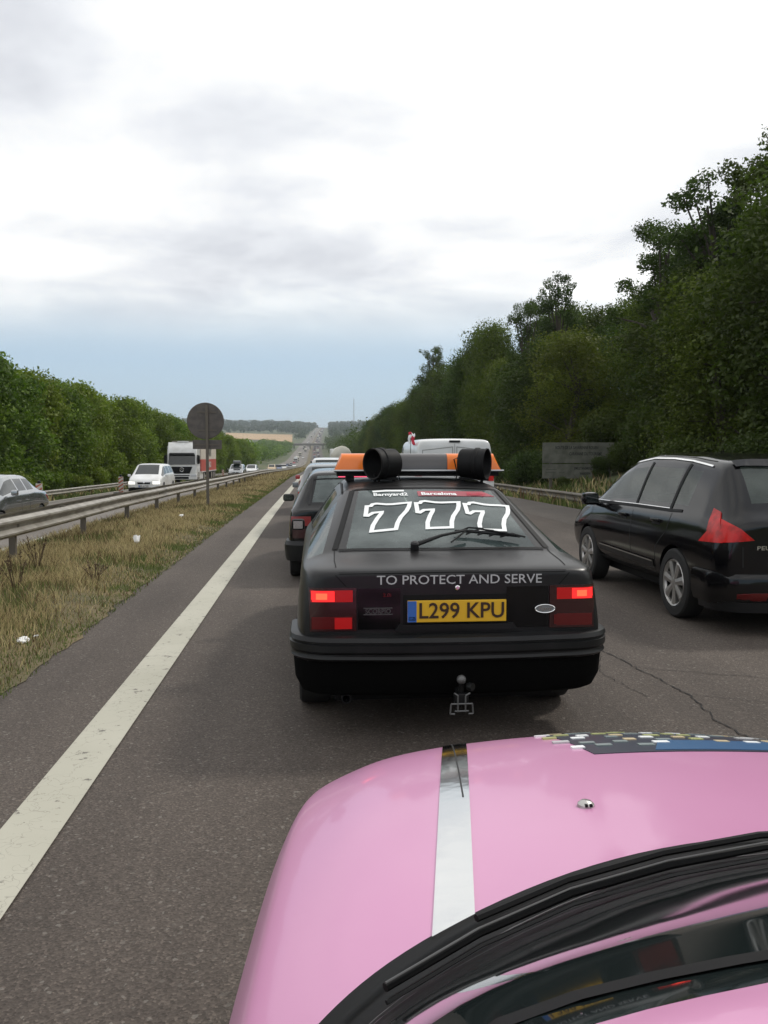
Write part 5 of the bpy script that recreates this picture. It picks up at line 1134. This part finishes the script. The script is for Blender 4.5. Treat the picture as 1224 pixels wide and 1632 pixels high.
def mk_grass(name, n, x0, x1, y0, y1, edge, hmin, hmax, green, ypow=2.0, wide=1.0):
    rg = np.random.default_rng(11 + n); u = rg.random(n); y = y0 + (y1 - y0) * u ** ypow; x = rg.uniform(x0, x1, n)
    p = val_noise(x + 50, y, .9, 3) * .6 + val_noise(x + 50, y, .3, 4) * .4; k = rg.random(n)
    de = np.clip((x1 - x) / edge, 0, 1) if edge > 0 else np.ones(n)          # 0 at the asphalt edge
    g = (k < (green + .55 * (1 - de) + .5 * (p > .58))).astype(float)
    h = (hmin + (hmax - hmin) * rg.random(n) * (.4 + p)) * (.25 + .75 * de); h = np.where(g > .5, h * .6, h)
    straw = np.array([.48, .40, .205]) * (.55 + .6 * rg.random((n, 1))); gr = np.array([.12, .155, .045]) * (.6 + .8 * rg.random((n, 1))); brown = np.array([.13, .085, .045])
    c = np.where(g[:, None] > .5, gr, np.where((k > .9)[:, None], brown, straw))
    xs_ = np.array([rx(v) for v in y]); z = np.array([zg(a, b) for a, b in zip(x + xs_, y)])
    w = (.005 + .0009 * y) * wide
    keep = de > rg.random(n) * .22 - .08
    P = np.c_[x + xs_, y, z, h, w][keep]; grass_mesh(name, (P, c[keep]), name)
mk_grass('verge_grass', 230000, -5.40, -2.05, 3.5, 60, .8, .07, .27, .34, 1.8, .7)
mk_grass('verge_grass', 26000, -5.40, -2.08, 60, 260, .7, .2, .45, .25, 1.5, 1.3)
mk_grass('roadside_grass', 26000, 8.12, 12.5, 14, 160, 0, .15, .65, .62, 1.6, 2.0)
mk_grass('roadside_grass', 16000, -18.5, -13.95, 30, 200, 0, .15, .55, .7, 1.5, 2.0)
def weed(loc, seed, label, h=.5):
    r = random.Random(seed); mb = MB()
    for k in range(9):
        a = r.uniform(0, 6.28); hh = h * r.uniform(.5, 1); q = [(0, 0, 0), (math.cos(a) * .06, math.sin(a) * .06, hh * .5), (math.cos(a) * r.uniform(.06, .2), math.sin(a) * r.uniform(.06, .2), hh)]
        mb.tube(q, [.006, .005, .003], 4)
        for i in range(16):
            t = r.uniform(.35, 1); px_ = Vector(q[1]).lerp(Vector(q[2]), t); d = Vector((r.uniform(-1, 1), r.uniform(-1, 1), r.uniform(-.2, 1))) * .035; s = Vector((r.uniform(-1, 1), r.uniform(-1, 1), 0)) * .012
            mb.add([px_, px_ + d * .5 + s, px_ + d, px_ + d * .5 - s], [(0, 1, 2, 3)])
    o = mb.obj('dry_weed', ['dry_weed'], None, fix=False); o.location = loc; tag(o, label, 'weed', 'dry brown weeds in the verge')
M['dry_weed'] = mat('dry_weed', (0.085, 0.055, 0.03), 0.9)
for i, (x, y) in enumerate(((-3.75, 9.6), (-3.95, 10.3), (-3.5, 10.0), (-4.2, 9.4), (-3.4, 8.8), (-3.9, 12.0), (-2.75, 10.6))): weed((x, y, zg(x, y)), i, 'dry brown weed standing in the straw grass near the left edge' if i < 6 else 'single dark dry stalk in the grass near the asphalt', .55 if i < 6 else .3)

# ------------------------------------------------------------------ trees
def leaves(clumps, n, size, seed, shell=.55, droop=.3):
    rg = np.random.default_rng(seed); r = np.array([c[3] for c in clumps]); w = r ** 2; idx = rg.choice(len(clumps), n, p=w / w.sum()); c = np.array([c[:3] for c in clumps])[idx]
    d = rg.normal(size=(n, 3)); d /= np.linalg.norm(d, axis=1)[:, None]; rr = r[idx] * (1 - shell * rg.random(n) ** 1.5) * (1 + .22 * (rg.random(n) ** 3))
    wob = 1 + .35 * (val_noise(d[:, 0] * 3 + idx * 7.1 + 99, d[:, 2] * 3 + d[:, 1] * 2 + 99, 1, seed) - .5) * 2
    P = c + d * (rr * wob)[:, None] * np.array([1, 1, .82]); P[:, 2] -= droop * rg.random(n) * r[idx] * .3
    nr = d + rg.normal(size=(n, 3)) * .8; nr /= np.linalg.norm(nr, axis=1)[:, None]; a = np.cross(nr, rg.normal(size=(n, 3))); a /= np.linalg.norm(a, axis=1)[:, None]; b = np.cross(nr, a)
    s = size * (.55 + .9 * rg.random(n))[:, None]
    V = np.stack([P - a * s * .5, P + b * s * .28 + nr * s * .08, P + a * s * .5, P - b * s * .28 + nr * s * .08], 1)
    ct = rg.random(len(clumps)); tint = np.clip(ct[idx] * .75 + rg.random(n) * .45 - .1, 0, 1); return V, tint
def leaf_mesh(name, V, tint, m):
    n = len(V); me = bpy.data.meshes.new(name); me.vertices.add(n * 4); me.vertices.foreach_set('co', V.reshape(-1)); me.loops.add(n * 4); me.loops.foreach_set('vertex_index', np.arange(n * 4, dtype=np.int32))
    me.polygons.add(n); me.polygons.foreach_set('loop_start', (np.arange(n) * 4).astype(np.int32)); me.polygons.foreach_set('loop_total', np.full(n, 4, dtype=np.int32)); me.update(calc_edges=True)
    a = me.attributes.new('tint', 'FLOAT', 'POINT'); a.data.foreach_set('value', np.repeat(tint, 4)); me.materials.append(M[m]); return me
def tree_proto(seed, h, rad, m, open_=False, nleaf=9000, size=.26, low=.12):
    r = random.Random(seed); cl = []; limbs = []
    trunk = [(0, 0, -.3), (r.uniform(-.1, .1), r.uniform(-.1, .1), h * .25), (r.uniform(-.3, .3), r.uniform(-.3, .3), h * .55), (r.uniform(-.4, .4), r.uniform(-.4, .4), h * .88)]
    N_ = 30 if not open_ else 26
    for k in range(N_):
        t = (k + .5) / N_; z = h * (low + (1 - low) * t ** .9); prof = math.sin(math.pi * min(1, .18 + .80 * t)) ** .6 * (1.0 if not open_ else .9)
        a = k * 2.4 + r.uniform(-.5, .5); d = rad * prof * (r.uniform(.35, .8) if not open_ else r.uniform(.3, 1.0)); cr = rad * (r.uniform(.30, .46) if not open_ else r.uniform(.13, .25))
        cl.append((math.cos(a) * d, math.sin(a) * d, min(z, h - cr * .7), cr)); b = trunk[2] if z > h * .5 else trunk[1]; limbs.append((b, cl[-1]))
    if open_:
        for c in list(cl): 
            for _ in range(2): cl.append((c[0] + r.uniform(-1, 1) * .7, c[1] + r.uniform(-1, 1) * .7, c[2] + r.uniform(-.5, .6), c[3] * r.uniform(.5, .8)))
    V, t = leaves(cl, nleaf, size, seed); crown = leaf_mesh('crown', V, t, m)
    mb = MB(); mb.tube(trunk, [h * .022, h * .018, h * .012, h * .004], 8)
    for i, (b, c) in enumerate(limbs):
        if i % (1 if open_ else 2) == 0: mid = ((b[0] + c[0]) / 2, (b[1] + c[1]) / 2, (b[2] + c[2]) / 2 + .15); mb.tube([b, mid, c[:3]], [h * .008, h * .005, h * .002], 5)
    root = empty('broadleaf_tree', (0, 0, -500)); root['category'] = 'tree'; co_ = bpy.data.objects.new('crown', crown); C.objects.link(co_); co_.parent = root; mb.obj('trunk', ['bark'], root); return root
used = set()
def put(proto, x, y, s, sz, label, group, name=None):
    o = proto if proto.name not in used else copy_tree(proto); used.add(proto.name); 
    if name and o is not proto: pass
    o.location = (x + rx(y), y, zg(x + rx(y), y)); o.rotation_euler = (0, 0, rnd.uniform(0, 6.28)); o.scale = (s, s, sz); o['label'] = label; o['group'] = group; return o
PR = [tree_proto(20 + i, 9.0, 2.9, ('leaf_backlit', 'leaf_backlit', 'leaf_mid', 'leaf_backlit', 'leaf_mid')[i], nleaf=26000, size=(.14, .15, .13, .15, .12)[i]) for i in range(5)]
PO = [tree_proto(40 + i, 11.5, 2.8, 'leaf_backlit', open_=True, nleaf=17000, size=.13, low=.30) for i in range(2)]
PL = [tree_proto(60 + i, 7.6, 2.7, 'leaf_sunlit', nleaf=16000, size=.22, low=.02) for i in range(4)]
def bush_proto(seed, m, rad, h, n, size):
    r = random.Random(seed); cl = [(r.uniform(-1, 1) * rad * .6, r.uniform(-1, 1) * rad * .6, h * r.uniform(.15, .75), rad * r.uniform(.3, .5)) for _ in range(14)]
    V, t = leaves(cl, n, size, seed); V[:, :, 2] = np.maximum(V[:, :, 2], 0.0); o = bpy.data.objects.new('bush', leaf_mesh('bush', V, t, m)); C.objects.link(o); o['category'] = 'bush'; return o
BR = [bush_proto(80 + i, 'leaf_backlit', 1.4, 2.0, 8000, .11) for i in range(3)]
BL = [bush_proto(90 + i, 'leaf_sunlit', 1.5, 2.2, 5000, .18) for i in range(2)]
GR_, GL_ = 'trees in the dense row right of the road', 'trees in the dense row left of the oncoming road'
y = 12.0; k = 0
while y < 235:
    x = 14.0 + rnd.uniform(-.7, .9) + (3.6 if 31 < y < 42 else 0); put(PR[rnd.randrange(5)], x, y, rnd.uniform(.85, 1.15), rnd.uniform(.76, 1.10) * (.95 if y < 60 else 1.15), 'leafy dark green tree in the dense front row on the right', GR_); k += 1; y += rnd.uniform(2.7, 3.8) * (1 + y / 250)
y = 13.0
while y < 240:
    x = 18.3 + rnd.uniform(-1, 1); put(PR[rnd.randrange(5)], x, y, rnd.uniform(.9, 1.25), rnd.uniform(.92, 1.24), 'leafy dark green tree standing behind the front row on the right', GR_); k += 1; y += rnd.uniform(3.6, 5.2) * (1 + y / 250)
put(PO[0], 14.6, 29.5, 1.05, .93, 'tallest tree with an open lacy crown near the right edge', 'open crowned trees on the right')
put(PO[1], 16.2, 27.0, 1.0, .96, 'open crowned tree right of and behind the tallest one', 'open crowned trees on the right')
put(PO[1], 14.4, 33.0, .95, .86, 'open crowned tree with gaps between its limbs, just left of the tallest', 'open crowned trees on the right')
put(PO[0], 14.8, 50.0, .85, 1.0, 'sparse tree rising above the row about midway along it', 'open crowned trees on the right')
put(PO[1], 14.6, 55.5, .80, .95, 'sparse bushy headed tree left of the midway one', 'open crowned trees on the right')
put(PO[0], 13.6, 93.0, 1.0, 1.18, 'slim upright tree standing clear above the far end of the row', 'open crowned trees on the right')
y = 16.0
while y < 130:
    x = rnd.uniform(10.9, 12.4) + (2.6 if 27.5 < y < 36.9 else 0); b = BR[k % 3]; o = b if b.name not in used else b.copy(); 
    if b.name in used: C.objects.link(o)
    used.add(b.name); s = rnd.uniform(.6, 1.15) * (.5 if 27.5 < y < 37 else 1); o.location = (x, y, zg(x, y)); o.rotation_euler = (0, 0, rnd.uniform(0, 6)); o.scale = (s, s, s); o['label'] = 'dark green bush at the foot of the trees on the right'; o['group'] = 'bushes under the trees on the right'; k += 1; y += rnd.uniform(1.5, 2.8) * (1 + y / 120)
for i, (x, y, s) in enumerate(((13.05, 36.55, .42), (13.75, 36.6, .62), (11.3, 36.5, .25))):
    o = BR[i].copy(); C.objects.link(o); o.location = (x, y, zg(x, y)); o.scale = (s, s, s * 1.2); o['label'] = ['leafy sprig crossing the lower board of the billboard', 'leafy bush hiding the right end of the billboard', 'small tuft below the middle of the billboard'][i]; o['group'] = 'bushes under the trees on the right'
for i in range(9):
    x, y = 14.6 + 1.1 * (i % 3) + rnd.uniform(-.3, .3), 30.5 + 1.6 * i; o = BR[i % 3].copy(); C.objects.link(o); o.location = (x, y, zg(x, y)); o.rotation_euler = (0, 0, i); o.scale = (1.1, 1.1, 1.35); o['label'] = 'tall dark bush in the gap behind the billboard'; o['group'] = 'bushes under the trees on the right'
y = 36.0
while y < 240:
    x = -19.0 + rnd.uniform(-.8, .8); put(PL[k % 4], x, y, rnd.uniform(.95, 1.2), rnd.uniform(.92, 1.08), 'bright green tree in the dense front row left of the oncoming road', GL_); k += 1; y += rnd.uniform(3.0, 4.2) * (1 + y / 200)
y = 38.0
while y < 240:
    x = -24.0 + rnd.uniform(-1, 1); put(PL[(k * 3) % 4], x, y, rnd.uniform(1.05, 1.3), rnd.uniform(.98, 1.12), 'green tree behind the front row on the far left side', GL_); k += 1; y += rnd.uniform(4.2, 5.6) * (1 + y / 200)
y = 40.0
while y < 150:
    x = rnd.uniform(-17.6, -16.6); b = BL[k % 2]; o = b if b.name not in used else b.copy()
    if b.name in used: C.objects.link(o)
    used.add(b.name); s = rnd.uniform(.6, 1.0); o.location = (x, y, zg(x, y)); o.rotation_euler = (0, 0, rnd.uniform(0, 6)); o.scale = (s, s, s); o['label'] = 'low green bush behind the far left crash barrier'; o['group'] = 'bushes behind the far left barrier'; k += 1; y += rnd.uniform(2, 3.4) * (1 + y / 120)
# woods beyond, one mass each
def woods(name, n, seed, fx, y0, y1, hr, leaf, per, m='leaf_far', yp=1.0):
    rg = np.random.default_rng(seed); VV = []; TT = []; i = 0; tries = 0
    while i < n and tries < n * 20:
        tries += 1; y = y0 + (y1 - y0) * rg.random() ** yp; x = fx(y, rg)
        if x is None: continue
        z = gdrop(x + rx(y), y); h = rg.uniform(*hr); s = leaf * (.7 + y / 1500)
        cl = [(rg.normal() * h * .22, rg.normal() * h * .22, h * rg.uniform(.35, .9), h * rg.uniform(.18, .3)) for _ in range(4)]
        V, t = leaves(cl, per, s, int(rg.integers(1e6))); V += np.array([x + rx(y), y, z]); VV.append(V); TT.append(np.clip(t * .6 + rg.random() * .5, 0, 1)); i += 1
    o = bpy.data.objects.new(name, leaf_mesh(name, np.concatenate(VV), np.concatenate(TT), m)); C.objects.link(o); o['kind'] = 'stuff'
def fl(y, rg):
    x = -(24 if y > 260 else 19) - min(1.7, abs(rg.normal())) * (8 + y * .01); return x if x > -300 else None
woods('woods_left', 420, 1, fl, 225, 930, (6, 9), .9, 110, 'leaf_sunlit', 1.4)
def fr(y, rg):
    x = 14.5 + abs(rg.normal()) * (6 + y * .012); return x
woods('woods_right', 420, 2, fr, 225, 1010, (9, 12), .9, 110, 'leaf_backlit', 1.5)
def ff(y, rg):
    s = rg.choice([-1, 1], p=[.7, .3]); x = s * (24 + rg.random() ** 1.6 * (700 if s < 0 else 500)) 
    if s < 0 and 960 < y < 1590 and -150 * y / 1300 < x < -26 * y / 1300: return None
    return x
woods('far_woods', 2300, 3, ff, 1000, 3100, (10, 15), 2.2, 46, 'leaf_far', 1.0)

# ------------------------------------------------------------------ bridge, mast, far traffic
def build_bridge():
    y = 943; t = empty('overpass_bridge', (0, y, 0), 0, 'thin concrete road bridge crossing the motorway in the distance', 'bridge'); zt = 15.2
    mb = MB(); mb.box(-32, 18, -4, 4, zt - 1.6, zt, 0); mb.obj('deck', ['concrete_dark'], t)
    for yy in (-4, 4): mb = MB(); mb.box(-32, 18, yy - .15, yy + .15, zt, zt + 1.0); mb.obj('parapet', ['concrete'], t)
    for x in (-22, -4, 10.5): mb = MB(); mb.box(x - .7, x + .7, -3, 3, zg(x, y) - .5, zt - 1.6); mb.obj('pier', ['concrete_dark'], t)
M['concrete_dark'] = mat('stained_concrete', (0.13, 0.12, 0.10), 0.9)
build_bridge()
def build_mast():
    x, y = 118, 2450; z = zg(x, y); t = empty('radio_mast', (x, y, z - 2), 0, 'thin grey radio mast on the skyline right of the distant road', 'mast')
    mb = MB(); H_ = 78
    for k in range(3): a = k * 2.094; mb.tube([(1.7 * math.cos(a), 1.7 * math.sin(a), 0), (1.2 * math.cos(a), 1.2 * math.sin(a), H_)], .35, 5)
    for k in range(26):
        for j in range(3): a, b = j * 2.094, (j + 1) * 2.094; mb.tube([(1.5 * math.cos(a), 1.5 * math.sin(a), k * 3), (1.5 * math.cos(b), 1.5 * math.sin(b), k * 3 + 3)], .16, 4)
    mb.obj('lattice', ['grey_paint'], t); mb = MB(); mb.tube([(0, 0, H_ - 2), (0, 0, H_ + 8)], .25, 6); mb.obj('aerial', ['grey_paint'], t)
build_mast()
def far_car(paint, L, Wd, H, truck=False):
    mb = MB(); hw = Wd / 2
    if truck: mb.box(-hw, hw, 0, L * .78, .9, H, 0, .08); mb.box(-hw, hw, L * .80, L, .5, H * .85, 0, .1); mb.box(-hw * .95, hw * .95, L * .995, L + .03, 1.5, 2.4, 1); mb.box(-hw * .9, hw * .9, .2, L, .4, .9, 1)
    else:
        mb.prism([(0, .35), (-.02, H * .5), (.08 * L, H * .66), (.70 * L, H * .66), (.92 * L, H * .52), (L, H * .42), (L, .3)], -hw, hw, 'yz', 0)
        mb.prism([(.06 * L, H * .65), (.16 * L, H * .96), (.56 * L, H * .96), (.74 * L, H * .65)], -hw * .86, hw * .86, 'yz', 1); mb.prism([(.15 * L, H * .955), (.22 * L, H), (.52 * L, H), (.57 * L, H * .955)], -hw * .8, hw * .8, 'yz', 0)
        for s in (-1, 1): mb.box(min(s * hw * .6, s * hw * .92), max(s * hw * .6, s * hw * .92), -.03, .02, H * .42, H * .54, 2)
    for yy in (.19 * L, .8 * L):
        for s in (-1, 1): mb.lathe([(.001, -.2), (.32, -.2), (.32, 0), (.001, 0)], (s, 0, 0), (s * hw, yy, .32), 12, 1)
    return mb.obj('distant_lorry' if truck else 'distant_car', [paint, 'black', 'lamp_bright'], None)
FC = [far_car(p, 4.3, 1.75, 1.5) for p in ('white', 'silver', 'black_paint', 'grey_paint', 'red_paint', 'blue_paint', 'white')]; FT = [far_car('white', 12, 2.5, 3.8, True), far_car('tank', 9, 2.5, 3.4, True)]
fu = set()
def place_far(p, x, y, rz, label, group):
    o = p if p.name not in fu else p.copy()
    if p.name in fu: C.objects.link(o)
    fu.add(p.name); o.location = (x + rx(y), y, zg(x + rx(y), y) + .02); sl_ = (longz(y + 20) - longz(y - 20)) / 40; o.rotation_euler = (math.atan(sl_) * (1 if rz == 0 else -1), 0, rz); o['label'] = label; o['category'] = 'lorry' if 'lorry' in p.name else 'car'; o['group'] = group
y = 46.0; k = 0
while y < 2500:
    for x in (.6, 4.1):
        if x > 3 and 84 < y < 118: continue
        tr_ = rnd.random() < (.16 if x > 3 else .04) and y > 330; place_far((FT if tr_ else FC)[rnd.randrange(2 if tr_ else 7)], x + rnd.uniform(-.2, .2), y + rnd.uniform(0, 3), 0, 'distant lorry in the queue climbing the far hill' if tr_ else 'distant car in the queue ahead climbing the far hill', 'distant vehicles in the queue')
    y += rnd.uniform(8, 14) * (1 + y / 420); k += 1
y = 205.0; k = 0
while y < 2500:
    x = rnd.choice((-8.4, -12.0)) if k > 2 else -8.6; tr_ = rnd.random() < .3 and y > 420; place_far((FT if tr_ else FC)[rnd.randrange(2 if tr_ else 7)], x, y, math.pi, 'distant lorry coming down the far hill' if tr_ else 'distant car coming down the oncoming side', 'distant oncoming vehicles'); y += rnd.uniform(22, 60) * (1 + y / 900); k += 1

# ------------------------------------------------------------------ haze
def haze():
    mb = MB(); mb.box(-7000, 7000, -60, 13000, -60, 262); o = mb.obj('haze', ['black'], None); o['kind'] = 'stuff'
    m = bpy.data.materials.new('haze'); m.use_nodes = True; t = m.node_tree; t.nodes.clear(); v = N(t, 'ShaderNodeVolumePrincipled'); v.inputs['Color'].default_value = (.80, .88, .96, 1); v.inputs['Density'].default_value = HAZE; v.inputs['Anisotropy'].default_value = 0.2
    q = N(t, 'ShaderNodeOutputMaterial'); t.links.new(v.outputs[0], q.inputs['Volume']); o.data.materials.clear(); o.data.materials.append(m)
HAZE = 0.00017
haze()
